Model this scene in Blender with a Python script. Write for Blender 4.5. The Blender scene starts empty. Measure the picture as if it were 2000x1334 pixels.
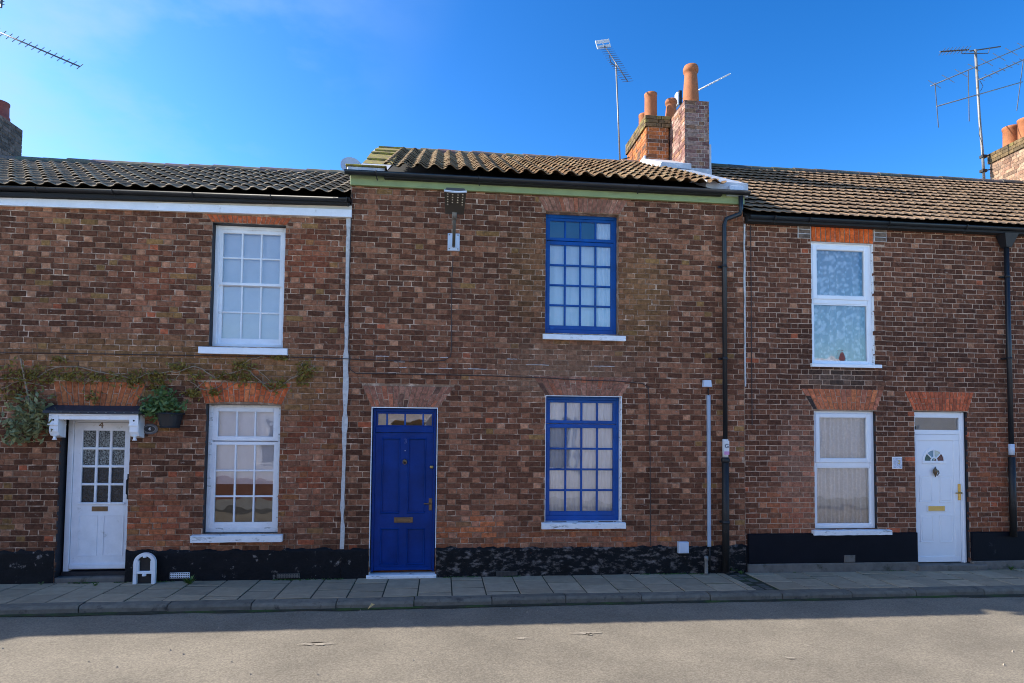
import bpy, math, random
import numpy as np
from mathutils import Vector, Matrix

S = bpy.context.scene
COL = S.collection
rnd = random.Random(7)

# ------------------------------------------------------------------ camera
F_PX, CX, CY = 1250.0, 1000.0, 782.48          # photograph pixels (2000 x 1334)
def _ray(u, v): return np.array([(u-CX)/F_PX, (v-CY)/F_PX, 1.0])
_X = _ray(12450, 950); _X /= np.linalg.norm(_X)     # vanishing point of the facade
_Z = _ray(1270, -27000); _Z /= np.linalg.norm(_Z)   # vanishing point of the verticals
_Y = np.cross(_Z, _X); _Y /= np.linalg.norm(_Y)
_Z = np.cross(_X, _Y)
_R = np.stack([_X, _Y, _Z], 1)
CAM = -_R.T @ (_ray(1000, 1125) * (F_PX/139.0))
def P(u, v, y=0.0):
    w = _R.T @ _ray(u, v); t = (y-CAM[1])/w[1]; p = CAM+w*t
    return Vector(p)
def G(u, v, z=0.0):
    w = _R.T @ _ray(u, v); t = (z-CAM[2])/w[2]
    return Vector(CAM+w*t)
def PX(u, v, y=0.0): return P(u, v, y).x
def PZ(u, v, y=0.0): return P(u, v, y).z

cam = bpy.data.cameras.new('camera'); camo = bpy.data.objects.new('camera', cam); COL.objects.link(camo)
Rt = _R.T
right, down, fwd = Vector(Rt @ np.array([1., 0, 0])), Vector(Rt @ np.array([0, 1., 0])), Vector(Rt @ np.array([0, 0, 1.]))
m = Matrix((( right.x, -down.x, -fwd.x, CAM[0]), (right.y, -down.y, -fwd.y, CAM[1]), (right.z, -down.z, -fwd.z, CAM[2]), (0, 0, 0, 1)))
camo.matrix_world = m
cam.sensor_width = 36.0; cam.lens = F_PX/2000*36
cam.shift_x = 0.0; cam.shift_y = (CY-667)/2000
cam.clip_start = 0.05; cam.clip_end = 800
S.camera = camo

# ------------------------------------------------------------------ light
TO_SUN = Vector((-1.45, 0.32, 1.0)).normalized()
SUN_EL = math.asin(TO_SUN.z); 
W = bpy.data.worlds.new('World'); S.world = W; W.use_nodes = True
nt = W.node_tree; nt.nodes.clear()
N = nt.nodes.new; L = nt.links.new
out = N('ShaderNodeOutputWorld'); bg = N('ShaderNodeBackground'); bg.inputs[1].default_value = 0.15
sky = N('ShaderNodeTexSky'); sky.sky_type = 'NISHITA'; sky.sun_disc = False
sky.sun_elevation = SUN_EL; sky.sun_rotation = math.atan2(TO_SUN.x, TO_SUN.y)
sky.air_density = 1.0; sky.dust_density = 1.0; sky.ozone_density = 3.0; sky.altitude = 0
gm = N('ShaderNodeGamma'); gm.inputs['Gamma'].default_value = 1.5; L(sky.outputs[0], gm.inputs['Color'])
hsv = N('ShaderNodeHueSaturation'); hsv.inputs['Saturation'].default_value = 1.17; hsv.inputs['Value'].default_value = .475
L(gm.outputs[0], hsv.inputs['Color'])
# thin high cloud, all round the sky
tc = N('ShaderNodeTexCoord'); mp = N('ShaderNodeMapping'); mp.inputs['Scale'].default_value = (1.0, 1.0, 2.2)
mp.inputs['Location'].default_value = (0.32, 0.1, 0.0)
L(tc.outputs['Generated'], mp.inputs[0])
nz = N('ShaderNodeTexNoise'); nz.inputs['Scale'].default_value = 2.8; nz.inputs['Detail'].default_value = 7; nz.inputs['Roughness'].default_value = .55
L(mp.outputs[0], nz.inputs['Vector'])
mr = N('ShaderNodeMapRange'); mr.inputs[1].default_value = .38; mr.inputs[2].default_value = .64; mr.inputs[3].default_value = 0; mr.inputs[4].default_value = 1.0
L(nz.outputs[0], mr.inputs[0])
mix = N('ShaderNodeMix'); mix.data_type = 'RGBA'; mix.inputs['B'].default_value = (1.65, 2.35, 3.2, 1)
dt = N('ShaderNodeVectorMath'); dt.operation = 'DOT_PRODUCT'; dt.inputs[1].default_value = TO_SUN; L(tc.outputs['Generated'], dt.inputs[0])
mk = N('ShaderNodeMapRange'); mk.interpolation_type = 'SMOOTHSTEP'; mk.inputs[1].default_value = .42; mk.inputs[2].default_value = .80; L(dt.outputs['Value'], mk.inputs[0])
mu = N('ShaderNodeMath'); mu.operation = 'MULTIPLY'; L(mr.outputs[0], mu.inputs[0]); L(mk.outputs[0], mu.inputs[1])   # cirrus veil on the sun's side
L(mu.outputs[0], mix.inputs['Factor']); L(hsv.outputs[0], mix.inputs['A'])
L(mix.outputs['Result'], bg.inputs[0]); L(bg.outputs[0], out.inputs[0])

sl = bpy.data.lights.new('sun', 'SUN'); sl.energy = 4.1; sl.angle = math.radians(0.5); sl.color = (1.0, .93, .82)
so = bpy.data.objects.new('sun', sl); COL.objects.link(so)
so.rotation_euler = TO_SUN.to_track_quat('Z', 'Y').to_euler(); so.location = (-30, 8, 25)

S.render.engine = 'CYCLES'
S.view_settings.view_transform = 'Standard'; S.view_settings.look = 'None'
S.view_settings.exposure = 1.12; S.view_settings.gamma = 1.0
S.cycles.max_bounces = 8; S.cycles.transparent_max_bounces = 12
S.cycles.sample_clamp_indirect = 6
S.cycles.filter_width = 1.0

# ------------------------------------------------------------------ small helpers
def _h(i, j, k=0):
    n = (i*374761393 + j*668265263 + k*2147483647) & 0xffffffff
    n = ((n ^ (n >> 13))*1274126177) & 0xffffffff
    return ((n ^ (n >> 16)) & 0xffff)/65535.0
def vnoise(x, y, k=0):
    i, j = math.floor(x), math.floor(y); a, b = x-i, y-j
    a = a*a*(3-2*a); b = b*b*(3-2*b)
    return (_h(i, j, k)*(1-a)+_h(i+1, j, k)*a)*(1-b)+(_h(i, j+1, k)*(1-a)+_h(i+1, j+1, k)*a)*b
def lerp(a, b, t): return a+(b-a)*t
def mixc(a, b, t): return tuple(x+(y-x)*t for x, y in zip(a, b))
def blob(x, z, cx, cz, rx, rz):
    d = ((x-cx)/rx)**2+((z-cz)/rz)**2
    return max(0.0, 1-d)

class MB:
    """collects shapes, then links them as ONE mesh object"""
    def __init__(s): s.v, s.f, s.c, s.smooth = [], [], [], []
    def add(s, vs, fs, col=None, smooth=False):
        o = len(s.v); s.v += [tuple(p) for p in vs]; s.f += [tuple(i+o for i in q) for q in fs]
        s.c += [col or (1, 1, 1)]*len(vs); s.smooth += [smooth]*len(fs); return s
    def quad(s, a, b, c, d, col=None): return s.add([a, b, c, d], [(0, 1, 2, 3)], col)
    def box(s, x0, x1, y0, y1, z0, z1, col=None, ch=0.0):
        if ch <= 0:
            return s.add([(x0,y0,z0),(x1,y0,z0),(x1,y1,z0),(x0,y1,z0),(x0,y0,z1),(x1,y0,z1),(x1,y1,z1),(x0,y1,z1)],
                  [(0,3,2,1),(4,5,6,7),(0,1,5,4),(1,2,6,5),(2,3,7,6),(3,0,4,7)], col)
        vs = [(x0,y1,z0),(x1,y1,z0),(x1,y1,z1),(x0,y1,z1),(x0,y0+ch,z0),(x1,y0+ch,z0),(x1,y0+ch,z1),(x0,y0+ch,z1),
              (x0+ch,y0,z0+ch),(x1-ch,y0,z0+ch),(x1-ch,y0,z1-ch),(x0+ch,y0,z1-ch)]
        fs = [(1,0,3,2)]
        for i in range(4):
            j = (i+1) % 4; fs += [(i, j, j+4, i+4), (i+4, j+4, j+8, i+8)]
        fs += [(8, 9, 10, 11)]
        return s.add(vs, fs, col)
    def frustum(s, poly0, poly1, col=None):
        n = len(poly0)
        fs = [tuple(range(n))[::-1], tuple(range(n, 2*n))]+[(i, (i+1) % n, (i+1) % n+n, i+n) for i in range(n)]
        return s.add(list(poly0)+list(poly1), fs, col)
    def prism(s, pts, y0, y1, col=None):        # outline in x,z pushed from y0 to y1
        return s.frustum([(x, y0, z) for x, z in pts], [(x, y1, z) for x, z in pts], col)
    def tube(s, pts, r, n=8, col=None, cap=True, r1=None):
        pts = [Vector(p) for p in pts]; k = len(pts); rings = []
        up = None
        for i, p in enumerate(pts):
            t = (pts[min(i+1, k-1)]-pts[max(i-1, 0)])
            if t.length < 1e-9: t = Vector((0, 0, 1))
            t.normalize()
            if up is None:
                up = Vector((0, 0, 1)) if abs(t.z) < .9 else Vector((1, 0, 0))
            a = t.cross(up).normalized(); b = t.cross(a).normalized(); up = a.cross(t)
            rr = r if r1 is None else lerp(r, r1, i/max(1, k-1))
            rings.append([p+(a*math.cos(2*math.pi*q/n)+b*math.sin(2*math.pi*q/n))*rr for q in range(n)])
        vs = [p for ring in rings for p in ring]; fs = []
        for i in range(k-1):
            for q in range(n):
                w = (q+1) % n; fs.append((i*n+q, i*n+w, (i+1)*n+w, (i+1)*n+q))
        if cap: fs += [tuple(range(n))[::-1], tuple((k-1)*n+q for q in range(n))]
        return s.add(vs, fs, col, smooth=n > 6)
    def lathe(s, prof, c, n=20, col=None):      # prof: (radius, z)
        vs = [(c[0]+r*math.cos(2*math.pi*q/n), c[1]+r*math.sin(2*math.pi*q/n), c[2]+z) for r, z in prof for q in range(n)]
        fs = [(i*n+q, i*n+(q+1) % n, (i+1)*n+(q+1) % n, (i+1)*n+q) for i in range(len(prof)-1) for q in range(n)]
        fs += [tuple(range(n))[::-1], tuple((len(prof)-1)*n+q for q in range(n))]
        return s.add(vs, fs, col, smooth=True)
    def mesh(s, name, off=(0, 0, 0)):
        me = bpy.data.meshes.new(name)
        me.from_pydata([(a-off[0], b-off[1], c-off[2]) for a, b, c in s.v], [], s.f)
        at = me.color_attributes.new('Col', 'FLOAT_COLOR', 'POINT')
        at.data.foreach_set('color', [x for c in s.c for x in (c[0], c[1], c[2], 1.0)])
        me.polygons.foreach_set('use_smooth', s.smooth)
        me.update(); return me
    def build(s, name, mat, parent=None):
        """a part: geometry is given in world metres"""
        me = s.mesh(name); me.materials.append(mat)
        o = bpy.data.objects.new(name, me); COL.objects.link(o); put(o, parent); return o
    def top(s, name, mat, label, cat, group=None, kind=None):
        a = np.array(s.v); org = (float((a[:,0].min()+a[:,0].max())/2), float((a[:,1].min()+a[:,1].max())/2), float(a[:,2].min()))
        me = s.mesh(name, org); me.materials.append(mat)
        o = bpy.data.objects.new(name, me); o.location = org; COL.objects.link(o)
        return tag(o, label, cat, group, kind)
def put(o, parent):
    if parent is not None:
        o.parent = parent
        if parent.parent is None and parent.type == 'EMPTY': o.matrix_parent_inverse = Matrix.Translation(-parent.location)
        elif parent.parent is None: o.matrix_parent_inverse = Matrix.Translation(-parent.location)
    return o
def tag(o, label=None, cat=None, group=None, kind=None):
    if label: o['label'] = label
    if cat: o['category'] = cat
    if group: o['group'] = group
    if kind: o['kind'] = kind
    return o
def thing(name, label, cat, loc, group=None):
    o = bpy.data.objects.new(name, None); o.location = loc; o.empty_display_size = .2; COL.objects.link(o)
    return tag(o, label, cat, group)
def text_part(name, body, size, at, mat, parent, depth=.003, bold=0.0, tilt=0):
    cu = bpy.data.curves.new(name, 'FONT'); cu.body = body; cu.size = size; cu.extrude = depth; cu.align_x = 'CENTER'; cu.align_y = 'CENTER'; cu.offset = bold
    tmp = bpy.data.objects.new('tmp', cu); COL.objects.link(tmp)
    dg = bpy.context.evaluated_depsgraph_get(); me = bpy.data.meshes.new_from_object(tmp.evaluated_get(dg))
    bpy.data.objects.remove(tmp)
    me.transform(Matrix.Translation(at) @ Matrix.Rotation(math.radians(90), 4, 'X') @ Matrix.Rotation(math.radians(tilt), 4, 'Z'))
    me.materials.clear(); me.materials.append(mat)
    o = bpy.data.objects.new(name, me); COL.objects.link(o); return put(o, parent)

# ------------------------------------------------------------------ materials
def M(name, base=(.5,.5,.5), rough=.6, var=.18, scale=6, bump=.15, bscale=60, metal=0, attr=False, dirt=None, dirt_amt=.35, dirt_scale=5, detail=6, spec=.5, dist=.01, dirt_stretch=(1,1,1), sharp=.12):
    mt = bpy.data.materials.new(name); mt.use_nodes = True; nt = mt.node_tree
    b = nt.nodes['Principled BSDF']; N = nt.nodes.new; L = nt.links.new
    b.inputs['Roughness'].default_value = rough; b.inputs['Metallic'].default_value = metal
    b.inputs['Specular IOR Level'].default_value = spec
    geo = N('ShaderNodeNewGeometry')
    if attr:
        at = N('ShaderNodeAttribute'); at.attribute_name = 'Col'
        oi = N('ShaderNodeObjectInfo')
        mm = N('ShaderNodeMix'); mm.data_type = 'RGBA'; mm.blend_type = 'MULTIPLY'; mm.inputs['Factor'].default_value = 1
        L(at.outputs['Color'], mm.inputs['A']); L(oi.outputs['Color'], mm.inputs['B']); c = mm.outputs['Result']
    else:
        rgb = N('ShaderNodeRGB'); rgb.outputs[0].default_value = (*base, 1); c = rgb.outputs[0]
    n1 = N('ShaderNodeTexNoise'); n1.inputs['Scale'].default_value = scale; n1.inputs['Detail'].default_value = detail; n1.inputs['Roughness'].default_value = .65
    L(geo.outputs['Position'], n1.inputs['Vector'])
    m1 = N('ShaderNodeMapRange'); m1.inputs[1].default_value = .3; m1.inputs[2].default_value = .7; m1.inputs[3].default_value = 1-var; m1.inputs[4].default_value = 1+var
    L(n1.outputs[0], m1.inputs[0])
    vm = N('ShaderNodeVectorMath'); vm.operation = 'SCALE'; L(c, vm.inputs[0]); L(m1.outputs[0], vm.inputs['Scale']); c = vm.outputs[0]
    if dirt:
        mpn = N('ShaderNodeMapping'); mpn.inputs['Scale'].default_value = dirt_stretch; L(geo.outputs['Position'], mpn.inputs[0])
        n2 = N('ShaderNodeTexNoise'); n2.inputs['Scale'].default_value = dirt_scale; n2.inputs['Detail'].default_value = 8; n2.inputs['Roughness'].default_value = .7
        L(mpn.outputs[0], n2.inputs['Vector'])
        m2 = N('ShaderNodeMapRange'); t = .72-dirt_amt*.45; m2.inputs[1].default_value = t; m2.inputs[2].default_value = t+sharp; L(n2.outputs[0], m2.inputs[0])
        mx = N('ShaderNodeMix'); mx.data_type = 'RGBA'; mx.inputs['B'].default_value = (*dirt, 1)
        L(m2.outputs[0], mx.inputs['Factor']); L(c, mx.inputs['A']); c = mx.outputs['Result']
    L(c, b.inputs['Base Color'])
    if bump:
        n3 = N('ShaderNodeTexNoise'); n3.inputs['Scale'].default_value = bscale; n3.inputs['Detail'].default_value = 5
        L(geo.outputs['Position'], n3.inputs['Vector'])
        bp = N('ShaderNodeBump'); bp.inputs['Strength'].default_value = bump; bp.inputs['Distance'].default_value = dist
        L(n3.outputs[0], bp.inputs['Height']); L(bp.outputs[0], b.inputs['Normal'])
    return mt

m_brick = M('brick', attr=True, rough=.92, var=.5, scale=19, bump=.8, bscale=60, dirt=(.34,.25,.20), dirt_amt=.27, dirt_scale=17, dist=.008, spec=.25, dirt_stretch=(.6,1,1.3))
m_mortar = M('mortar', (.28,.175,.112), .95, .3, 9, .4, 120, dirt=(.86,.62,.45), dirt_amt=.50, dirt_scale=5, spec=.2, sharp=.2)
m_mortar_r = M('mortar_right', (.50,.335,.235), .95, .25, 9, .4, 120, dirt=(.20,.135,.10), dirt_amt=.47, dirt_scale=4.0, spec=.2, sharp=.2)
m_mortar_c = M('mortar_chimney', (.60,.50,.42), .95, .2, 9, .4, 120)
m_seam = M('cement_seam', (.56,.54,.52), .9, .2, 14, .5, 60, dirt=(.3,.27,.24), dirt_amt=.35, dirt_scale=12)
m_white = M('white_paint', (.88,.89,.91), .42, .07, 5, .15, 40, dirt=(.58,.57,.54), dirt_amt=.22, dirt_scale=7)
m_white_old = M('weathered_white_paint', (.85,.86,.87), .6, .08, 9, .3, 30, dirt=(.22,.22,.20), dirt_amt=.34, dirt_scale=9, dirt_stretch=(.6,1,2.2))
m_upvc = M('white_plastic', (.89,.90,.92), .3, .03, 3, .0)
m_cream = M('cream_paint', (.66,.60,.50), .6, .1, 5, .1, 40, dirt=(.35,.3,.24), dirt_amt=.25, dirt_scale=6)
m_blue = M('blue_paint', (.001,.072,.31), .38, .22, 4, .1, 30, dirt=(.004,.12,.44), dirt_amt=.3, dirt_scale=8, spec=.3)
m_bluedoor = M('blue_door_paint', (.0005,.032,.19), .35, .25, 3, .15, 25, spec=.16, dirt=(.004,.035,.22), dirt_amt=.35, dirt_scale=6, dirt_stretch=(2,1,.5), sharp=.3)
m_green = M('green_paint', (.27,.33,.14), .6, .12, 4, .15, 40, dirt=(.20,.22,.10), dirt_amt=.35, dirt_scale=4, dirt_stretch=(.4,1,3))
m_black = M('black_plastic', (.016,.018,.022), .38, .2, 6, .05, 30)
m_iron = M('black_iron', (.014,.013,.013), .55, .3, 12, .4, 40, dirt=(.05,.035,.03), dirt_amt=.25, dirt_scale=12)
m_blackpaint = M('black_plinth_paint', (.008,.008,.010), .7, spec=.2, var=.3, scale=9, bump=.6, bscale=45, dirt=(.27,.235,.21), dirt_amt=.26, dirt_scale=7, sharp=.07, dist=.015)
m_blackpaint_m = M('peeling_black_plinth_paint', (.009,.009,.010), .75, .3, 9, .8, 45, spec=.2, dirt=(.30,.25,.22), dirt_amt=.46, dirt_scale=10, sharp=.2, dirt_stretch=(.7,1,1.4), dist=.02)
m_plinth_r = M('smooth_black_render', (.006,.007,.012), .6, spec=.12, var=.2, scale=3, bump=.15, bscale=40, dirt=(.06,.06,.065), dirt_amt=.2, dirt_scale=4)
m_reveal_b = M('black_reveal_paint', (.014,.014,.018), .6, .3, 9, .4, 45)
m_stone = M('base_stone', (.16,.14,.12), .9, .3, 5, .5, 30, dirt=(.05,.05,.03), dirt_amt=.4, dirt_scale=4)
m_slab = M('paving_stone', attr=True, rough=.85, var=.16, scale=7, bump=.35, bscale=50, dirt=(.22,.175,.11), dirt_amt=.3, dirt_scale=3, sharp=.25)
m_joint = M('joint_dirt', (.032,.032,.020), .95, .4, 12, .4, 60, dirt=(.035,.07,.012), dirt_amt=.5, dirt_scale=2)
m_kerb = M('kerb_stone', attr=True, rough=.85, var=.25, scale=9, bump=.5, bscale=40, dirt=(.05,.048,.045), dirt_amt=.35, dirt_scale=6)
m_tile_d = M('dark_tile', attr=True, rough=.97, spec=.08, var=.3, scale=14, bump=.3, bscale=70, dirt=(.20,.19,.16), dirt_amt=.3, dirt_scale=18)
m_tile_m = M('clay_tile', attr=True, rough=.97, spec=.08, var=.3, scale=14, bump=.3, bscale=70, dirt=(.22,.20,.15), dirt_amt=.34, dirt_scale=16)
m_tile_r = M('concrete_tile', attr=True, rough=.97, spec=.08, var=.2, scale=16, bump=.3, bscale=90, dirt=(.25,.20,.135), dirt_amt=.25, dirt_scale=6)
m_moss = M('mossy_tile', (.20,.15,.06), .95, .3, 14, .6, 60, dirt=(.32,.27,.03), dirt_amt=.55, dirt_scale=11)
m_under = M('roof_underlay', (.02,.02,.02), .9, .1, 4, 0)
m_lead = M('lead_flashing', (.48,.50,.54), .45, .15, 6, .4, 25, dirt=(.66,.67,.68), dirt_amt=.45, dirt_scale=5)
m_terra = M('terracotta', (.36,.125,.045), .8, .18, 9, .25, 60, dirt=(.17,.09,.05), dirt_amt=.3, dirt_scale=6, dirt_stretch=(1,1,.4))
m_terra_d = M('red_terracotta', (.30,.075,.055), .75, .18, 9, .2, 60)
m_ridge = M('ridge_tile', attr=True, rough=.88, var=.25, scale=12, bump=.4, bscale=60, dirt=(.18,.17,.11), dirt_amt=.35, dirt_scale=10)
m_alu = M('aerial_metal', (.10,.10,.105), .45, .2, 20, 0, metal=.4)
m_galv = M('galvanised_steel', (.24,.235,.225), .5, .25, 8, .1, 60, metal=.35, dirt=(.16,.12,.09), dirt_amt=.35, dirt_scale=6)
m_white_m = M('white_metal', (.75,.75,.75), .4, .05, 5, 0)
m_brass = M('brass', (.62,.40,.12), .3, .15, 20, 0, metal=.9)
m_bronze = M('dull_bronze', (.18,.12,.07), .4, .2, 25, .1, 80, metal=.7)
m_gold = M('gold_plate', (.72,.46,.12), .4, .1, 20, 0, metal=.3)
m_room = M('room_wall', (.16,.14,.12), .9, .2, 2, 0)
m_curtain = M('white_curtain', (.92,.93,.95), .9, .05, 6, .1, 80)
m_curtain_g = M('grey_blind', (.90,.88,.90), .9, .04, 6, .05, 80)
m_inner_brick = M('hall_wall', (.62,.26,.07), .9, .3, 9, .2, 60)
m_lamp = M('lamp_grey', (.075,.068,.055), .5, .1, 10, 0)
m_lamp_rim = M('lamp_rim', (.50,.58,.68), .4, .05, 10, 0)
m_led = M('led_lens', (.8,.74,.6), .2, .05, 10, 0)
m_box = M('pale_plastic', (.56,.63,.74), .45, .05, 8, .05, 40)
m_conduit = M('grey_conduit', (.33,.41,.52), .45, .08, 5, .05, 40, dirt=(.25,.27,.3), dirt_amt=.25, dirt_scale=6)
m_cable = M('cable', (.018,.015,.014), .6, .2, 9, 0)
m_cable_b = M('brown_cable', (.045,.03,.028), .7, .2, 9, 0)
m_pot = M('planter_black', (.02,.022,.026), .5, .2, 12, .2, 50)
m_leaf = M('leaf', (.085,.15,.04), .6, .45, 30, 0, attr=False)
m_leaf_s = M('silver_leaf', (.20,.205,.085), .6, .5, 25, 0)
m_leaf_v = M('vine_leaf', (.185,.135,.018), .7, .55, 25, 0)
m_weed = M('weed_leaf', (.06,.13,.02), .6, .4, 25, 0)
m_stem = M('stem', (.30,.22,.15), .9, .3, 25, .3, 90)
m_felt = M('canopy_felt', (.022,.028,.042), .6, .3, 12, .3, 40, dirt=(.09,.11,.15), dirt_amt=.25, dirt_scale=6)
m_grey_plaque = M('slate_plaque', (.12,.115,.12), .6, .15, 14, .1, 60)
m_dark = M('plaque_dark', (.02,.02,.022), .5, .1, 10, 0)
m_num = M('number_metal', (.20,.15,.11), .45, .1, 10, 0, metal=.5)
m_num_blue = M('painted_number', (.05,.09,.28), .3, .1, 10, 0)
m_tileplaque = M('ceramic_plaque', (.58,.62,.72), .25, .25, 40, 0, dirt=(.10,.13,.22), dirt_amt=.42, dirt_scale=55)
m_yellow = M('yellow_glaze', (.62,.45,.10), .3, .1, 10, 0)
m_pink = M('pink_print', (.62,.28,.50), .5, .05, 10, 0)
m_print = M('dark_print', (.03,.04,.08), .5, .05, 10, 0)
m_litter = M('dry_leaf', (.50,.36,.15), .8, .2, 30, 0)
m_redpost = M('red_blue_glass', (.16,.03,.03), .2, .3, 30, 0)
m_render = M('opposite_render', (.86,.83,.84), .9, .1, 2, .2, 30)
m_render_brick = M('opposite_brick', (.34,.14,.09), .9, .2, 20, .2, 30)

def glass(name, tint=(.9,.95,1), boost=1.0):
    mt = bpy.data.materials.new(name); mt.use_nodes = True; nt = mt.node_tree; nt.nodes.clear()
    N = nt.nodes.new; L = nt.links.new
    o = N('ShaderNodeOutputMaterial'); mx = N('ShaderNodeMixShader'); t = N('ShaderNodeBsdfTransparent'); g = N('ShaderNodeBsdfGlossy')
    t.inputs[0].default_value = (*tint, 1); g.inputs['Roughness'].default_value = .01
    fr = N('ShaderNodeFresnel'); fr.inputs[0].default_value = 1.52
    ma = N('ShaderNodeMath'); ma.operation = 'MULTIPLY'; ma.inputs[1].default_value = 4.2*boost; ma.use_clamp = True
    geo = N('ShaderNodeNewGeometry'); nz = N('ShaderNodeTexNoise'); nz.inputs['Scale'].default_value = 3.5; nz.inputs['Detail'].default_value = 1
    L(geo.outputs['Position'], nz.inputs['Vector'])
    bp = N('ShaderNodeBump'); bp.inputs['Strength'].default_value = .12; bp.inputs['Distance'].default_value = .02
    L(nz.outputs[0], bp.inputs['Height']); L(bp.outputs[0], g.inputs['Normal'])
    L(fr.outputs[0], ma.inputs[0]); L(ma.outputs[0], mx.inputs[0]); L(t.outputs[0], mx.inputs[1]); L(g.outputs[0], mx.inputs[2]); L(mx.outputs[0], o.inputs[0])
    return mt
m_glass = glass('window_glass', (.97,.98,1)); m_glass_old = glass('old_window_glass', (.96,.98,1), 1.2)
def patterned_glass(name, base):
    mt = M(name, base, .25, .0, 5, 0); nt = mt.node_tree; b = nt.nodes['Principled BSDF']; N = nt.nodes.new; L = nt.links.new
    geo = N('ShaderNodeNewGeometry'); v = N('ShaderNodeTexNoise'); v.inputs['Scale'].default_value = 70; v.inputs['Detail'].default_value = 4; L(geo.outputs['Position'], v.inputs['Vector'])
    mr = N('ShaderNodeMapRange'); mr.inputs[1].default_value = .42; mr.inputs[2].default_value = .62; L(v.outputs[0], mr.inputs[0])
    mx = N('ShaderNodeMix'); mx.data_type = 'RGBA'; mx.inputs['A'].default_value = (base[0]*.25, base[1]*.25, base[2]*.25, 1); mx.inputs['B'].default_value = (*[min(1, c*2.2) for c in base], 1)
    L(mr.outputs[0], mx.inputs['Factor']); L(mx.outputs['Result'], b.inputs['Base Color'])
    bp = N('ShaderNodeBump'); bp.inputs['Strength'].default_value = .6; bp.inputs['Distance'].default_value = .01; L(v.outputs[0], bp.inputs['Height']); L(bp.outputs[0], b.inputs['Normal'])
    return mt
m_obscure = patterned_glass('obscured_glass', (.13,.14,.13)); m_obscure_d = patterned_glass('dark_obscured_glass', (.012,.014,.018))
def lace(name, c=(.92,.92,.93), scale=15, thr=.45, lo=.5):
    mt = bpy.data.materials.new(name); mt.use_nodes = True; nt = mt.node_tree; b = nt.nodes['Principled BSDF']; N = nt.nodes.new; L = nt.links.new
    b.inputs['Base Color'].default_value = (*c, 1); b.inputs['Roughness'].default_value = .95
    geo = N('ShaderNodeNewGeometry'); v = N('ShaderNodeTexVoronoi'); v.feature = 'SMOOTH_F1'; v.inputs['Scale'].default_value = scale
    nz = N('ShaderNodeTexNoise'); nz.inputs['Scale'].default_value = scale*.55; nz.inputs['Detail'].default_value = 3
    L(geo.outputs['Position'], nz.inputs['Vector']); L(nz.outputs['Color'], v.inputs['Vector'])
    L(geo.outputs['Position'], v.inputs['Vector'])
    ad = N('ShaderNodeMath'); ad.operation = 'ADD'; L(v.outputs['Distance'], ad.inputs[0]); L(nz.outputs[0], ad.inputs[1])
    mr = N('ShaderNodeMapRange'); mr.inputs[1].default_value = thr+.25; mr.inputs[2].default_value = thr+.55; mr.inputs[3].default_value = .97; mr.inputs[4].default_value = lo
    L(ad.outputs[0], mr.inputs[0]); L(mr.outputs[0], b.inputs['Alpha'])
    return mt
m_lace = lace('lace_net'); m_lace_f = lace('fine_lace_net', (.92,.87,.83), 34, .40, .86)

# asphalt
def asphalt():
    mt = M('asphalt', (.205,.176,.134), .9, .22, .9, 0); nt = mt.node_tree; b = nt.nodes['Principled BSDF']; N = nt.nodes.new; L = nt.links.new
    src = b.inputs['Base Color'].links[0].from_socket
    geo = N('ShaderNodeNewGeometry')
    v = N('ShaderNodeTexVoronoi'); v.inputs['Scale'].default_value = 75; L(geo.outputs['Position'], v.inputs['Vector'])
    n = N('ShaderNodeTexNoise'); n.inputs['Scale'].default_value = 55; n.inputs['Detail'].default_value = 6; n.inputs['Roughness'].default_value = .8; L(geo.outputs['Position'], n.inputs['Vector'])
    sep = N('ShaderNodeSeparateColor'); L(v.outputs['Color'], sep.inputs[0])
    m1 = N('ShaderNodeMapRange'); m1.inputs[3].default_value = .78; m1.inputs[4].default_value = 1.22; L(sep.outputs[0], m1.inputs[0])
    m2 = N('ShaderNodeMapRange'); m2.inputs[1].default_value = .3; m2.inputs[2].default_value = .7; m2.inputs[3].default_value = .75; m2.inputs[4].default_value = 1.25; L(n.outputs[0], m2.inputs[0])
    mu = N('ShaderNodeMath'); mu.operation = 'MULTIPLY'; L(m1.outputs[0], mu.inputs[0]); L(m2.outputs[0], mu.inputs[1])
    sc = N('ShaderNodeVectorMath'); sc.operation = 'SCALE'; L(src, sc.inputs[0]); L(mu.outputs[0], sc.inputs['Scale']); L(sc.outputs[0], b.inputs['Base Color'])
    bp = N('ShaderNodeBump'); bp.inputs['Strength'].default_value = .5; bp.inputs['Distance'].default_value = .006; L(mu.outputs[0], bp.inputs['Height']); L(bp.outputs[0], b.inputs['Normal'])
    return mt
m_road = asphalt()
m_ground = M('far_ground', (.12,.12,.10), .9, .2, .5, 0)
m_patch = M('pale_road_stain', (.33,.285,.225), .9, .2, 20, 0)

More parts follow.
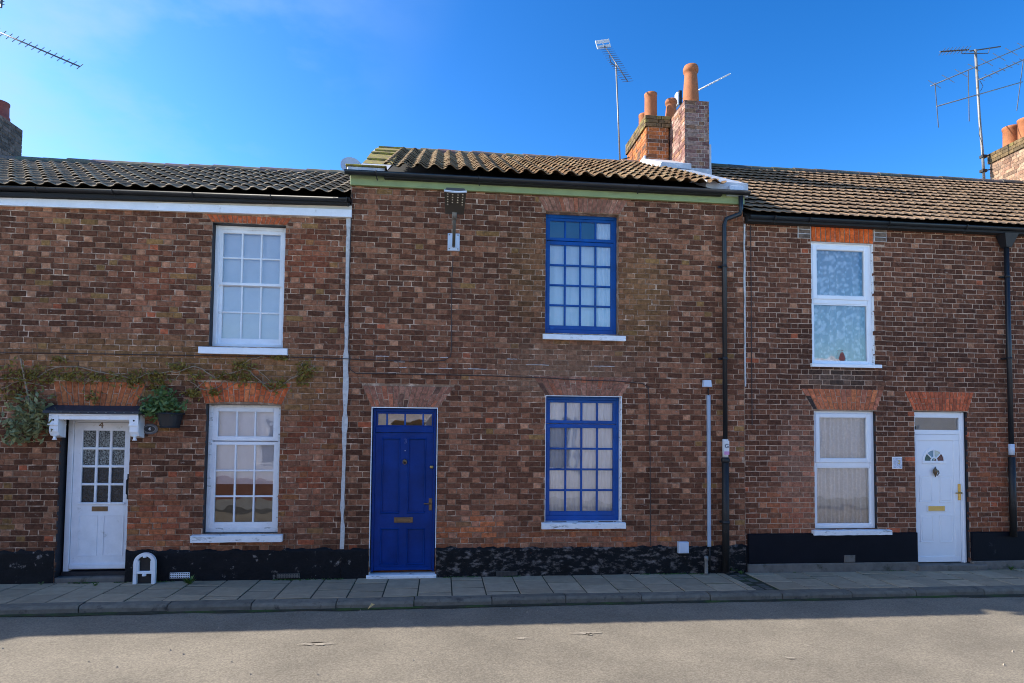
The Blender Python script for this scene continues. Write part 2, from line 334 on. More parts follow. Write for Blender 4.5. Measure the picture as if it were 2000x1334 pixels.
# ------------------------------------------------------------------ ground
PAV_Y = -0.985; KERB_Y = -1.155; ROAD_Z = -0.10; OPP_Y = -7.6
def structure(mb, name, mat): return tag(mb.build(name, mat), kind='structure')
structure(MB().quad((-250,-250,-.16),(250,-250,-.16),(250,250,-.16),(-250,250,-.16)), 'ground', m_ground)
road = MB(); nx, ny = 120, 24
xs = np.linspace(-45, 45, nx+1); ys = np.linspace(OPP_Y, KERB_Y+.02, ny+1)
vv = [(x, y, ROAD_Z+.012*(vnoise(x*.9, y*1.3, 3)-.5)) for y in ys for x in xs]
road.add(vv, [(j*(nx+1)+i, j*(nx+1)+i+1, (j+1)*(nx+1)+i+1, (j+1)*(nx+1)+i) for j in range(ny) for i in range(nx)], smooth=True)
road_o = structure(road, 'road', m_road)
for (u, v, a, b) in ((618,1259,.21,.035), (1140,1238,.19,.025), (1022,1248,.13,.02), (1545,1287,.07,.02), (1575,1262,.05,.014), (1150,1240,.04,.03)):
    c = G(u, v, ROAD_Z); n = 40; r = random.Random(u)
    pts = [(c.x+a*math.cos(t)*r.uniform(.35,1.1), c.y+b*math.sin(t)*r.uniform(.3,1.2)*1.6, ROAD_Z+.009) for t in [2*math.pi*i/n for i in range(n)]]
    MB().add(pts, [tuple(range(n))]).build('road_stain', m_patch, road_o)
pv = MB().box(-45, 45, PAV_Y+.003, .4, -.15, -.007)
pave = structure(pv, 'pavement', m_joint)
# slabs: columns from the wall to the kerb, cross joints staggered from one column to the next
xj = []
u0 = [(300,300),(447,447),(602,602),(752,752),(900,900),(1045,1045)]
x = -12.0; pitch = .4265; base_x = PX(640+602/2.5, 1040+225/2.5)
k0 = int((base_x+12)/pitch); x = base_x-k0*pitch
gap_l, gap_r = PX(1413, 1124), PX(1449, 1124)
i = 0
while x < 14:
    a, b = x+.008, x+pitch-.008
    cuts = [0, -.40, -.83, PAV_Y] if i % 2 else [0, -.20, -.60, PAV_Y]
    if i % 5 == 3: cuts = [0, -.29, -.72, PAV_Y]
    segs = []
    if b < gap_l or a > gap_r: segs = [(a, b)]
    else:
        if a < gap_l-.08: segs.append((a, gap_l))
        if b > gap_r+.08: segs.append((gap_r, b))
    for (a1, b1) in segs:
        for q in range(3):
            y1, y0 = cuts[q]-.011*(q > 0)-.003+rnd.uniform(-.012,.012)*(q > 0), cuts[q+1]+.011*(q < 2)+.003
            t = rnd.uniform(-.003, .003); g = rnd.uniform(.85, 1.12)
            sk = rnd.uniform(-.008,.008)
            z = t; c = .004
            mb = MB()
            w0 = [(a1, y0, -.05), (b1, y0, -.05), (b1, y1, -.05), (a1, y1, -.05)]
            w1 = [(a1, y0, z-c), (b1, y0+sk, z-c), (b1, y1+sk*.5, z-c), (a1, y1, z-c)]
            w2 = [(a1+c, y0+c, z), (b1-c, y0+sk+c, z), (b1-c, y1+sk*.5-c, z+rnd.uniform(-.002,.002)), (a1+c, y1-c, z)]
            fs = [(8,9,10,11)]+[(s, (s+1)%4, (s+1)%4+4, s+4) for s in range(4)]+[(s+4, (s+1)%4+4, (s+1)%4+8, s+8) for s in range(4)]
            tint = mixc((.35,.285,.20), (.39,.305,.205), rnd.random()); tint = tuple(q2*g for q2 in tint)
            mb.add(w0+w1+w2, fs, tint)
            mb.build('paving_slab', m_slab, pave)
    x += pitch; i += 1
# old drainage strip of small setts across the pavement
for r_ in range(9):
    for c_ in range(2):
        y1 = -.01-r_*.108; x0 = gap_l+.012+c_*(gap_r-gap_l-.012)/2
        tint = mixc((.10,.10,.09), (.14,.12,.10), rnd.random())
        MB().add(*(lambda a,b,c,d,z: ([(a,c,-.05),(b,c,-.05),(b,d,-.05),(a,d,-.05),(a,c,z-.012),(b,c,z-.012),(b,d,z-.012),(a,d,z-.012),(a+.012,c+.012,z),(b-.012,c+.012,z),(b-.012,d-.012,z),(a+.012,d-.012,z)],
            [(8,9,10,11)]+[(s,(s+1)%4,(s+1)%4+4,s+4) for s in range(4)]+[(s+4,(s+1)%4+4,(s+1)%4+8,s+8) for s in range(4)]))(x0, x0+(gap_r-gap_l)/2-.02, y1-.1, y1, -.006+rnd.uniform(-.004,.004)), tint).build('sett', m_kerb, pave)
kerb = structure(MB().box(-45, 45, KERB_Y+.03, PAV_Y, -.15, -.03), 'kerb', m_joint)
x = -11.6
while x < 13:
    ln = rnd.uniform(.88, .98); a, b = x+.006, x+ln-.006; dz = rnd.uniform(-.012, .004); dy = rnd.uniform(-.012, .012); tl = rnd.uniform(-.006,.006)
    kg = rnd.uniform(.85,1.12); tint = tuple(q*kg for q in (.165,.15,.12))
    prof = [(PAV_Y-.002, -.14), (KERB_Y+dy+.004, -.14), (KERB_Y+dy, -.035+dz), (KERB_Y+dy+.012, -.012+dz), (KERB_Y+dy+.03, -.003+dz), (PAV_Y-.004, -.001+dz*.5)]
    n = len(prof)
    mb = MB().add([(a, y, z) for y, z in prof]+[(b, y, z+tl) for y, z in prof], [tuple(range(n)), tuple(range(n, 2*n))[::-1]]+[(q, q+n, (q+1)%n+n, (q+1)%n) for q in range(n)], tint)
    mb.build('kerb_stone', m_kerb, kerb); x += ln
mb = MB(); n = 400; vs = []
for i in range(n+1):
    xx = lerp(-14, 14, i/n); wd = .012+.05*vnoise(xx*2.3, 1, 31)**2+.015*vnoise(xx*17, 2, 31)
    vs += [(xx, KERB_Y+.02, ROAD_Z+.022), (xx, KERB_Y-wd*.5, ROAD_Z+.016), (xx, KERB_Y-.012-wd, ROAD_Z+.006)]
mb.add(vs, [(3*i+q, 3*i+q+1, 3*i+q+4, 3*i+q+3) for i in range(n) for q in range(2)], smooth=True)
mb.build('kerb_foot_strip', m_joint, road_o)  # dark strip of uneven width along the kerb foot
structure(MB().box(-45, 45, -9.68, OPP_Y, -.15, .0), 'opposite_pavement', m_slab).color = (.2,.2,.19,1)

# ------------------------------------------------------------------ brickwork
CO = .0765
def brick_shape(mb, x0, x1, z0, z1, r, col, yo=0.0, jit=.004, loc=(0,0,0)):
    j = lambda s=1: r.uniform(-jit, jit)*s
    e = .005; yb, ye, yf = .04, yo+.006, yo+r.uniform(-.002,.002)
    o = [(x0+j(), z0+j()), (x1+j(), z0+j()), (x1+j(), z1+j()), (x0+j(), z1+j())]
    cx, cz = (x0+x1)/2, (z0+z1)/2
    inn = [(px+(e if px < cx else -e)*r.uniform(.6,2.0), pz+(e if pz < cz else -e)*r.uniform(.6,1.8)) for px, pz in o]
    vs = [(a, yb, b) for a, b in o]+[(a, ye, b) for a, b in o]+[(a, yf+j(.5), b) for a, b in inn]
    vs = [(a-loc[0], b-loc[1], c-loc[2]) for a, b, c in vs]
    fs = [(8,9,10,11)]+[(s,(s+1)%4,(s+1)%4+4,s+4) for s in range(4)]+[(s+4,(s+1)%4+4,(s+1)%4+8,s+8) for s in range(4)]
    mb.add(vs, fs, col)
VAR = {}
for kind, ln in (('s', .217), ('h', .104)):
    for q in range(10):
        r = random.Random(q*31+len(kind)+int(ln*1000)); mb = MB(); brick_shape(mb, -ln/2, ln/2, -.0335, .0335, r, (1,1,1))
        me = mb.mesh('brick'); me.materials.append(m_brick); VAR[kind, q] = me

def wall(house, x0, x1, ztop, holes, arches, colf, mort, seed, brick_z0=0.0, depth=.25, reveal=None, nosolo=False, thr=300):
    r = random.Random(seed)
    # mortar bed with its openings and their reveals
    mb = MB(); Xs = sorted({x0, x1, *[h[0] for h in holes], *[h[1] for h in holes]}); Zs = sorted({-.1, ztop, *[h[2] for h in holes], *[h[3] for h in holes]})
    inside = lambda x, z: any(h[0] < x < h[1] and h[2] < z < h[3] for h in holes)
    for a, b in zip(Xs, Xs[1:]):
        for c, d in zip(Zs, Zs[1:]):
            if not inside((a+b)/2, (c+d)/2): mb.quad((a,.0075,c),(b,.0075,c),(b,.0075,d),(a,.0075,d))
    mb.quad((x0,.0075,-.1),(x0,.0075,ztop),(x0,6.3,ztop),(x0,6.3,-.1)); mb.quad((x1,.0075,-.1),(x1,6.3,-.1),(x1,6.3,ztop),(x1,.0075,ztop)); mb.quad((x0,6.3,-.1),(x0,6.3,ztop),(x1,6.3,ztop),(x1,6.3,-.1))
    wl = mb.build('wall', mort, house)
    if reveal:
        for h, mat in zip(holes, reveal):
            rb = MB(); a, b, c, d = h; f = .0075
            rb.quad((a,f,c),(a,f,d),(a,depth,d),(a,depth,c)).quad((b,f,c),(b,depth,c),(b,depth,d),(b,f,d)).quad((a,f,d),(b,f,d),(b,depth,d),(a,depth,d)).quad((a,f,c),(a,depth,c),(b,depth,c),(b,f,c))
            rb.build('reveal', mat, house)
    # inner shell so that rooms stay dark
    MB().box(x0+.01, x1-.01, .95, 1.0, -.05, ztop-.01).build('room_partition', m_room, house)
    bricks = []
    k = 0
    while True:
        z0 = brick_z0+k*CO+.005; z1 = z0+CO-.0095
        if z0 > ztop-.02: break
        z1 = min(z1, ztop)
        x = x0+.004-(0 if k % 2 == 0 else .170)-.34*r.randrange(2)+r.uniform(-.012, .012); st = True
        while x < x1-.02:
            ln = .217 if st else .104; w_ = ln; x += 0
            j0, j1 = r.uniform(-.004,.004), r.uniform(-.004,.004); spans = [(max(x+j0, x0+.004), min(x+ln+j1, x1-.004))]
            c, d = z0, z1
            for h in holes:
                hx0, hx1, hz0, hz1 = h
                ov = min(d, hz1)-max(c, hz0)
                if ov > 0:
                    if ov > .45*(d-c):
                        ns = []
                        for a, b in spans:
                            if b <= hx0 or a >= hx1: ns.append((a, b)); continue
                            if a < hx0: ns.append((a, hx0))
                            if b > hx1: ns.append((hx1, b))
                        spans = ns
                    elif x < hx1 and x+ln > hx0:
                        if c < hz0: d = min(d, hz0)
                        else: c = max(c, hz1)
            for (bx0, bx1, tx0, tx1, az0, az1) in arches:
                zm = (c+d)/2
                if az0-.01 < zm < az1:
                    t = min(1, max(0, (zm-az0)/(az1-az0))); l, rr = lerp(bx0, tx0, t)-.008, lerp(bx1, tx1, t)+.008
                    ns = []
                    for a, b in spans:
                        if b <= l or a >= rr: ns.append((a, b)); continue
                        if a < l: ns.append((a, l))
                        if b > rr: ns.append((rr, b))
                    spans = ns
            for a, b in spans:
                if b-a > .025 and d-c > .015: bricks.append((a, b, c, d, st, len(spans) == 1 and abs((b-a)-ln) < .0085 and abs(d-c-(CO-.0095)) < .001))
            x += ln+.0095
            if r.random() < .997: st = not st
        k += 1
    full = [b for b in bricks if b[5] and b[4]]
    full.sort(key=lambda b: (Vector(((b[0]+b[1])/2, 0, (b[2]+b[3])/2))-Vector(CAM)).length)
    solo = set() if nosolo else {id(b) for b in full[:thr]}
    st_mb = MB()
    for q, b in enumerate(bricks):
        cx, cz = (b[0]+b[1])/2, (b[2]+b[3])/2
        col = colf(cx, cz, b[4], r); col = (col[0]*1.30, col[1]*.97, col[2]*.71)
        if id(b) in solo:
            o = bpy.data.objects.new('brick', VAR['s', r.randrange(10)]); o.location = (cx, r.uniform(-.002,.003), cz)
            o.rotation_euler = (r.uniform(-.01,.01), r.uniform(-.008,.008), r.uniform(-.01,.01)); o.scale = ((b[1]-b[0])/.217, 1, 1); o.color = (*col, 1)
            COL.objects.link(o); o.parent = wl
        else:
            brick_shape(st_mb, b[0], b[1], b[2], b[3], r, col, yo=r.uniform(-.002,.003))
    o = st_mb.build('brickwork', m_brick, wl); o['kind'] = 'stuff'
    return wl

def arch(house, bx0, bx1, tx0, tx1, z0, z1, n, colf, seed, camber=0.0, split=True, proud=.005, joint=.011):
    r = random.Random(seed)
    bed = MB().prism([(bx0, z0+.002), (bx1, z0+.002), (tx1, z1), (tx0, z1)], .003, .06).build('arch', m_mortar, house)
    for i in range(n):
        a, b = i/n, (i+1)/n
        ca = lambda t: camber*(1-(2*t-1)**2)
        lo = lambda t, s: (lerp(bx0, bx1, t)+s*joint*.5, z0+ca(t)); hi = lambda t, s: (lerp(tx0, tx1, t)+s*joint*.5, z1+ca(t)*.0)
        cuts = [0, 1]
        if split: cuts = [0, .36 if i % 2 else .64, 1]
        for c0, c1 in zip(cuts, cuts[1:]):
            pt = lambda t, s, w: tuple(lerp(p, q, w) for p, q in zip(lo(t, s), hi(t, s)))
            g = .004/(z1-z0)
            pts = [pt(a, 1, c0+g), pt(b, -1, c0+g), pt(b, -1, c1-g), pt(a, 1, c1-g)]
            yf = -proud+r.uniform(-.0025,.0025)
            cx = sum(p[0] for p in pts)/4; cz = sum(p[1] for p in pts)/4
            inn = [(cx+(px-cx)*.9, cz+(pz-cz)*.95) for px, pz in pts]
            vs = [(p[0], .05, p[1]) for p in pts]+[(p[0], yf+.005, p[1]) for p in pts]+[(p[0], yf, p[1]) for p in inn]
            fs = [(8,9,10,11)]+[(s,(s+1)%4,(s+1)%4+4,s+4) for s in range(4)]+[(s+4,(s+1)%4+4,(s+1)%4+8,s+8) for s in range(4)]
            ac = colf(cx, cz, r); MB().add(vs, fs, (ac[0]*1.25, ac[1]*.98, ac[2]*.82)).build('arch_brick', m_brick, bed)
    return bed

def palette(r, choices):
    t = r.random()*sum(w for w, c in choices)
    for w, c in choices:
        t -= w
        if t <= 0: break
    g = r.uniform(.82, 1.2)
    return tuple(max(.008, x*g) for x in c)
DK, MD, PL, RD, OR, OL, PK, GY = (.098,.051,.037), (.205,.113,.081), (.32,.20,.15), (.33,.115,.070), (.44,.17,.085), (.21,.145,.070), (.36,.195,.15), (.22,.155,.125)
def col_left(x, z, st, r):
    c = palette(r, [(8,DK),(3,MD),(.1,RD),(.4,OL)]) if st else palette(r, [(1,DK),(6.5,MD),(1.8,PL),(.3,RD),(.7,OL)])
    n = vnoise(x*1.1, z*1.1, 5)
    c = mixc(c, tuple(q*1.0 for q in palette(r, [(1,RD),(1,PK)])), .55*blob(x, z, -2.85, 1.5, .55, 1.1))
    c = mixc(c, palette(r, [(1,RD),(1,OR)]), .6*blob(x, z, -4.75, .75, .5, .45))
    c = mixc(c, RD, .4*blob(x, z, -2.9, 4.4, .5, .5)+.35*blob(x, z, -4.9, 4.0, .6, .9)*r.random())
    c = mixc(c, OL, .6*blob(x, z, -4.9, 2.95, 2.6, .38)+.5*blob(x, z, -3.0, 2.6, .7, .5))
    return tuple(q*lerp(.68, 1.26, n) for q in c)
def col_mid(x, z, st, r):
    c = palette(r, [(9,DK),(2,MD),(.03,RD),(.2,OL)]) if st else palette(r, [(1.2,DK),(7,MD),(1.2,PL),(.07,RD),(.3,OL)])
    n = vnoise(x*.9+9, z*.9, 6)
    c = mixc(c, palette(r, [(1,PK),(1,OR),(1,MD)]), .75*max(blob(x, z, -.55, .62, .75, .38), .8*blob(x, z, 1.3, .45, 1.6, .25)))
    c = mixc(c, GY, .6*blob(x, z, .8, 3.0, 1.3, .55)+.4*blob(x, z, .6, 2.75, 1.4, .3))
    c = mixc(c, OL, .55*blob(x, z, 1.9, 4.0, .5, .9)+.4*blob(x, z, .2, 4.3, .4, .9))
    c = mixc(c, PK, .3*blob(x, z, -.8, 3.3, 1.0, .7)*r.random())
    return tuple(q*lerp(.68, 1.28, n) for q in c)
def col_right(x, z, st, r):
    c = palette(r, [(8,(.09,.046,.034)),(3,(.13,.066,.047)),(.1,RD)]) if st else palette(r, [(1.5,(.09,.046,.034)),(6,(.155,.083,.061)),(.12,RD),(.5,PL)])
    n = vnoise(x*.9+3, z*.9, 8)
    c = mixc(c, palette(r, [(1,(.32,.175,.14)),(1,(.19,.125,.11))]), .9*blob(x, z, 4.25, 1.45, .42, 1.2))
    c = mixc(c, palette(r, [(1,(.05,.045,.045)),(1,(.12,.10,.095))]), .9*blob(x, z, 4.95, 2.88, .75, .26))
    c = mixc(c, palette(r, [(1,RD),(1,OR),(1,MD)]), .45*blob(x, z, 4.1, .85, .7, .5)+.4*blob(x, z, 7.5, 1.3, .6, 1.2))
    return tuple(q*lerp(.74, 1.26, n) for q in c)

# ------------------------------------------------------------------ windows
def curtain(x0, x1, z0, z1, y, mat, label, folds=9, amp=.012, seed=1, name='net_curtain'):
    r = random.Random(seed); n = folds*8; vs = []; rows = 6; ph = r.random()*6
    for j in range(rows+1):
        z = lerp(z1, z0, j/rows); k = .5+.5*j/rows
        for i in range(n+1):
            t = i/n; x = lerp(x0, x1, t)
            vs.append((x+.004*math.sin(j*1.3+i*.2), y+amp*k*(math.sin(2*math.pi*folds*t+ph)+.5*math.sin(2*math.pi*folds*.37*t+ph*2)), z))
    fs = [(j*(n+1)+i, (j+1)*(n+1)+i, (j+1)*(n+1)+i+1, j*(n+1)+i+1) for j in range(rows) for i in range(n)]
    mb = MB(); mb.add(vs, fs, smooth=True)
    return mb.top(name, mat, label, 'curtain')
def sash(w, x0, x1, z0, z1, y, cols, rows, mat, stile=.045, rail=None, bar=.024, th=.045, gl=None, ch=.004, jitter=None):
    rail = rail or (stile, stile)
    fr = MB().box(x0, x0+stile, y, y+th, z0, z1, ch=ch).box(x1-stile, x1, y, y+th, z0, z1, ch=ch).box(x0+stile, x1-stile, y+.001, y+th, z0, z0+rail[0], ch=ch).box(x0+stile, x1-stile, y+.001, y+th, z1-rail[1], z1, ch=ch)
    fr.build('sash_frame', mat, w)
    a, b, c, d = x0+stile, x1-stile, z0+rail[0], z1-rail[1]
    for i in range(1, cols):
        x = lerp(a, b, i/cols); MB().box(x-bar/2, x+bar/2, y+.006, y+th-.006, c, d, ch=.006).build('glazing_bar', mat, w)
    for j in range(1, rows):
        z = lerp(c, d, j/rows); MB().box(a, b, y+.008, y+th-.008, z-bar/2, z+bar/2, ch=.006).build('glazing_bar', mat, w)
    for i in range(cols):
        for j in range(rows):
            t = rnd.uniform(-.0012,.0012), rnd.uniform(-.0012,.0012)
            xa, xb, za, zb = lerp(a, b, i/cols), lerp(a, b, (i+1)/cols), lerp(c, d, j/rows), lerp(c, d, (j+1)/rows)
            ym = y+th*.55
            MB().quad((xa, ym-t[0], za), (xb, ym+t[0]+t[1], za), (xb, ym+t[0], zb), (xa, ym-t[0]-t[1]*.5, zb)).build('pane', gl or m_glass, w)
def outer_frame(w, x0, x1, z0, z1, y, mat, side=.05, head=.05, bottom=.05, th=.09):
    MB().box(x0+.001, x0+side, y, y+th, z0, z1-.001, ch=.004).box(x1-side, x1-.001, y, y+th, z0, z1-.001, ch=.004).box(x0+side, x1-side, y+.001, y+th, z1-head, z1-.001, ch=.004).box(x0+side, x1-side, y+.001, y+th, z0, z0+bottom, ch=.004).build('frame', mat, w)
def window_part(house, name='window'):
    o = bpy.data.objects.new(name, None); COL.objects.link(o); return put(o, house)
def sill(w, x0, x1, z0, z1, mat, proud=.07, seed=0):
    r = random.Random(seed); n = 14; top, ft, fb = [], [], []
    mb = MB()
    xs = [lerp(x0, x1, i/n) for i in range(n+1)]
    j = [r.uniform(-.002,.002) for _ in xs]
    prof = lambda i: [(xs[i], .10, z1+.012), (xs[i], -proud+.008, z1+j[i]), (xs[i], -proud+j[i], z1-.008+j[i]), (xs[i], -proud+j[i], z0+j[i]), (xs[i], .02, z0)]
    vs = [p for i in range(n+1) for p in prof(i)]; fs = [(i*5+q, i*5+q+1, (i+1)*5+q+1, (i+1)*5+q) for i in range(n) for q in range(4)]
    fs += [(4,3,2,1,0), tuple(n*5+q for q in range(5))]
    mb.add(vs, fs); return mb.build('sill', mat, w)

# ------------------------------------------------------------------ roofs
def pantile_profile(w, amp, kind, n=8):
    pts = []
    for i in range(n+1):
        t = i/n
        if kind == 'pan': h = amp*(.5+.5*math.sin(2*math.pi*(t+.02)))
        elif kind == 'roll': h = amp*(1 if (t % .5) < .16 else max(0.0, 1-((t % .5)-.16)/.08)) if (t % .5) < .26 else 0.0
        else: h = 0
        pts.append((t*w, h))
    return pts
def roof(house, x0, x1, ye, ze, yr, zr, w, gauge, amp, kind, mat, tintf, seed, thick=.014, lift=.032, ze1=None, zr1=None, thr=300, segs=8, vis=(-1e9, 1e9), sag=0.0, edge=1.7):
    """tiles laid in courses from the eaves (ye, ze) to the ridge (yr, zr)"""
    r = random.Random(seed)
    slope = math.hypot(yr-ye, zr-ze); ang = math.atan2(zr-ze, yr-ye)
    rows = max(1, round(slope/gauge)); gauge = slope/rows
    ze1 = ze if ze1 is None else ze1; zr1 = zr if zr1 is None else zr1
    base = MB().frustum([(x0, ye+.05, ze+.012-sag), (x0, yr, zr+.015-sag*1.6), (x0, 2*yr-ye, ze), (x0, 2*yr-ye, ze-.2), (x0, .03, ze-.2), (x0, .03, ze-.06), (x0, ye+.05, ze-.06)], [(x1, ye+.05, ze1+.012-sag), (x1, yr, zr1+.015-sag*1.6), (x1, 2*yr-ye, ze1), (x1, 2*yr-ye, ze1-.2), (x1, .03, ze1-.2), (x1, .03, ze1-.06), (x1, ye+.05, ze1-.06)]).build('roof', m_under, house)
    prof = pantile_profile(w*1.06, amp, kind, segs)
    Ln = gauge+.07
    def tile_mesh():
        n = len(prof); v = []
        for (b, up) in ((.032, lift+thick), (Ln, thick)):
            v += [(a, b, h+up) for a, h in prof]
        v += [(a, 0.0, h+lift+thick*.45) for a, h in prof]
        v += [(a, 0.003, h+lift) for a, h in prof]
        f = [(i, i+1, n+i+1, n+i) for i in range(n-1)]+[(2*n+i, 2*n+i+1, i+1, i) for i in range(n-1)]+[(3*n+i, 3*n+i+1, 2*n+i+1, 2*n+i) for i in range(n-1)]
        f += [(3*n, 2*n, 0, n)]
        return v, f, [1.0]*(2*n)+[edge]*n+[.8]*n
    V, Fc, Wr = tile_mesh()
    me = bpy.data.meshes.new('roof_tile'); me.from_pydata(V, [], Fc)
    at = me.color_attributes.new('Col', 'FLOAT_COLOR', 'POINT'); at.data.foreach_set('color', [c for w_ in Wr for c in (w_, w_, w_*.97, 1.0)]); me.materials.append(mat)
    me.polygons.foreach_set('use_smooth', [True]*(len(prof)-1)+[False]*(2*len(prof)-1)); me.update()
    rot = Matrix.Rotation(ang, 4, 'X'); items = []
    cols = int(round((x1-x0)/w)); w2 = (x1-x0)/cols
    for j in range(rows):
        for i in range(cols):
            b = j*gauge-.03; x = x0+i*w2
            s = sag*math.sin(math.pi*(x-x0)/(x1-x0))*(j/rows)
            wob = .012*(vnoise(x*1.2, j*.35, seed)-.5)
            yy = ye+b*math.cos(ang); tx = (x-x0)/(x1-x0); zz = ze+b*math.sin(ang)+.03+tx*lerp(ze1-ze, zr1-zr, j/rows)-s+wob
            mt = Matrix.Translation((x, yy, zz)) @ rot @ Matrix.Rotation(r.uniform(-.012,.012), 4, 'Z') @ Matrix.Rotation(r.uniform(-.012,.012), 4, 'Y')
            mt = mt @ Matrix.Translation((r.uniform(-.004,.004), r.uniform(-.008,.008), r.uniform(-.002,.004)))
            items.append((mt, tintf(x, j/rows, r), (x, yy, zz)))
    order = sorted(range(len(items)), key=lambda q: (not vis[0] < items[q][2][0] < vis[1], (Vector(items[q][2])-Vector(CAM)).length))
    solo = set(order[:thr]); st = MB()
    for q, (mt, tint, p) in enumerate(items):
        if q in solo:
            o = bpy.data.objects.new('roof_tile', me); o.matrix_basis = mt; o.color = (*tint, 1); COL.objects.link(o); o.parent = base
        else:
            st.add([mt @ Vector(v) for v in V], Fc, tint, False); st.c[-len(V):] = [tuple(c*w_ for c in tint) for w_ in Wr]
    if st.v: tag(st.build('tiling', mat, base), kind='stuff')
    return base
def ridge(house, pts, r, ln, tintf, seed):
    """half-round ridge tiles laid along a line"""
    rr = random.Random(seed); (a, b) = Vector(pts[0]), Vector(pts[1]); d = b-a; n = int(d.length/ln)
    for i in range(n):
        p, q = a+d*(i/n), a+d*((i+1)/n+.012/ d.length); k = 8; dz = rr.uniform(-.008,.008)
        vs = []
        for pt, ra in ((p, r*1.06), (q, r*.98)):
            vs += [(pt.x, pt.y+ra*1.25*math.cos(math.pi*s/k), pt.z+dz+ra*math.sin(math.pi*s/k)-.04) for s in range(k+1)]
        fs = [(s, s+1, k+2+s, k+1+s) for s in range(k)]+[tuple(range(k+1)), tuple(range(k+1, 2*k+2))[::-1]]
        mb = MB(); mb.add(vs, fs, tintf(rr)); mb.build('ridge_tile', m_ridge, house)
def gutter(house, x0, x1, y, z0, z1, r=.055, tilt=0, brackets=()):
    k = 8; vs = []
    for x, dz in ((x0, z0), (x1, z1)):
        vs += [(x, y+r*math.cos(math.pi+math.pi*s/k), dz+r*math.sin(math.pi+math.pi*s/k)) for s in range(k+1)]
        vs += [(x, y+(r-.005)*math.cos(math.pi+math.pi*s/k), dz+.002+(r-.005)*math.sin(math.pi+math.pi*s/k)) for s in range(k+1)]
    n = k+1
    fs = [(s, s+1, 2*n+s+1, 2*n+s) for s in range(k)]+[(n+s, 3*n+s, 3*n+s+1, n+s+1) for s in range(k)]+[(0, 2*n, 3*n, n), (k, n+k, 3*n+k, 2*n+k)]
    fs += [tuple(range(n)), tuple(2*n+s for s in range(n))[::-1]]
    mb = MB(); mb.add(vs, fs, smooth=True); g = mb.build('gutter', m_black, house)
    for bx in brackets:
        t = (bx-x0)/(x1-x0); z = lerp(z0, z1, t)
        MB().tube([(bx, y-r-.006, z+.004)]+[(bx, y+(r+.006)*math.cos(math.pi+math.pi*s/6), z+(r+.006)*math.sin(math.pi+math.pi*s/6)) for s in range(1, 7)], .008, 6).tube([(bx, y, z-r-.004), (bx+.012, y+.03, z-r-.05)], .009, 6).build('gutter_bracket', m_iron, g)
    return g

# ================================================================== LEFT HOUSE
XL0, XL1 = -10.3, -2.335
HL = thing('terraced_house', 'brown brick house with white fascia, white sash windows and white glazed door', 'house', (-6.2, 0, 0))
o_dL = (-6.01, -5.135, .0, 2.19); o_LU = (-4.17, -3.20, 3.15, 4.85); o_LL = (-4.18, -3.205, .62, 2.36)
aLL = (-4.19, -3.19, -4.30, -3.07, 2.365, 2.66); aLU = (-4.18, -3.19, -4.25, -3.12, 4.855, 4.96); aLD = (-6.02, -5.12, -6.12, -4.95, 2.20, 2.64)
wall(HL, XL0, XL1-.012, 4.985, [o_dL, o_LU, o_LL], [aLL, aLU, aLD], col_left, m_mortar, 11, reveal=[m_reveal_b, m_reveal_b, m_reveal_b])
redarch = lambda x, z, r: palette(r, [(3,(.44,.125,.05)),(2,(.36,.11,.05)),(1,(.50,.18,.075))])
purparch = lambda x, z, r: palette(r, [(3,(.23,.125,.095)),(2,(.29,.17,.13)),(1,(.32,.14,.09)),(.6,(.13,.08,.065))])
arch(HL, *aLL, 16, redarch, 3, camber=.03); arch(HL, *aLU, 17, redarch, 4, split=False); arch(HL, *aLD, 15, lambda x, z, r: mixc(redarch(x, z, r), OL, .35), 5)
def plinth(house, x0, x1, ztop, mat, seed, amp=.006, y=-.012, segs=None):
    r = random.Random(seed); nx = max(2, int((x1-x0)/.05)); nz = 10; vs = []
    for j in range(nz+1):
        for i in range(nx+1):
            x = lerp(x0, x1, i/nx); z = lerp(0-.02, ztop, j/nz)
            if j == nz: z += .022*(vnoise(x*7, 1, seed)-.5)*2+.022*(vnoise(x*19, 4, seed)-.5)*2
            vs.append((x, y+amp*(vnoise(x*9, z*11, seed)-.5)*2-(.01 if j < 2 else 0)*0, z))
    fs = [(j*(nx+1)+i, j*(nx+1)+i+1, (j+1)*(nx+1)+i+1, (j+1)*(nx+1)+i) for j in range(nz) for i in range(nx)]
    n0 = len(vs); vs += [(lerp(x0, x1, i/nx), .02, ztop) for i in range(nx+1)]
    fs += [(nz*(nx+1)+i, nz*(nx+1)+i+1, n0+i+1, n0+i) for i in range(nx)]
    mb = MB(); mb.add(vs, fs, smooth=True); return mb.build('plinth', mat, house)
plinth(HL, XL0, -6.01, .415, m_blackpaint, 1); plinth(HL, -5.135, XL1-.02, .405, m_blackpaint, 2)
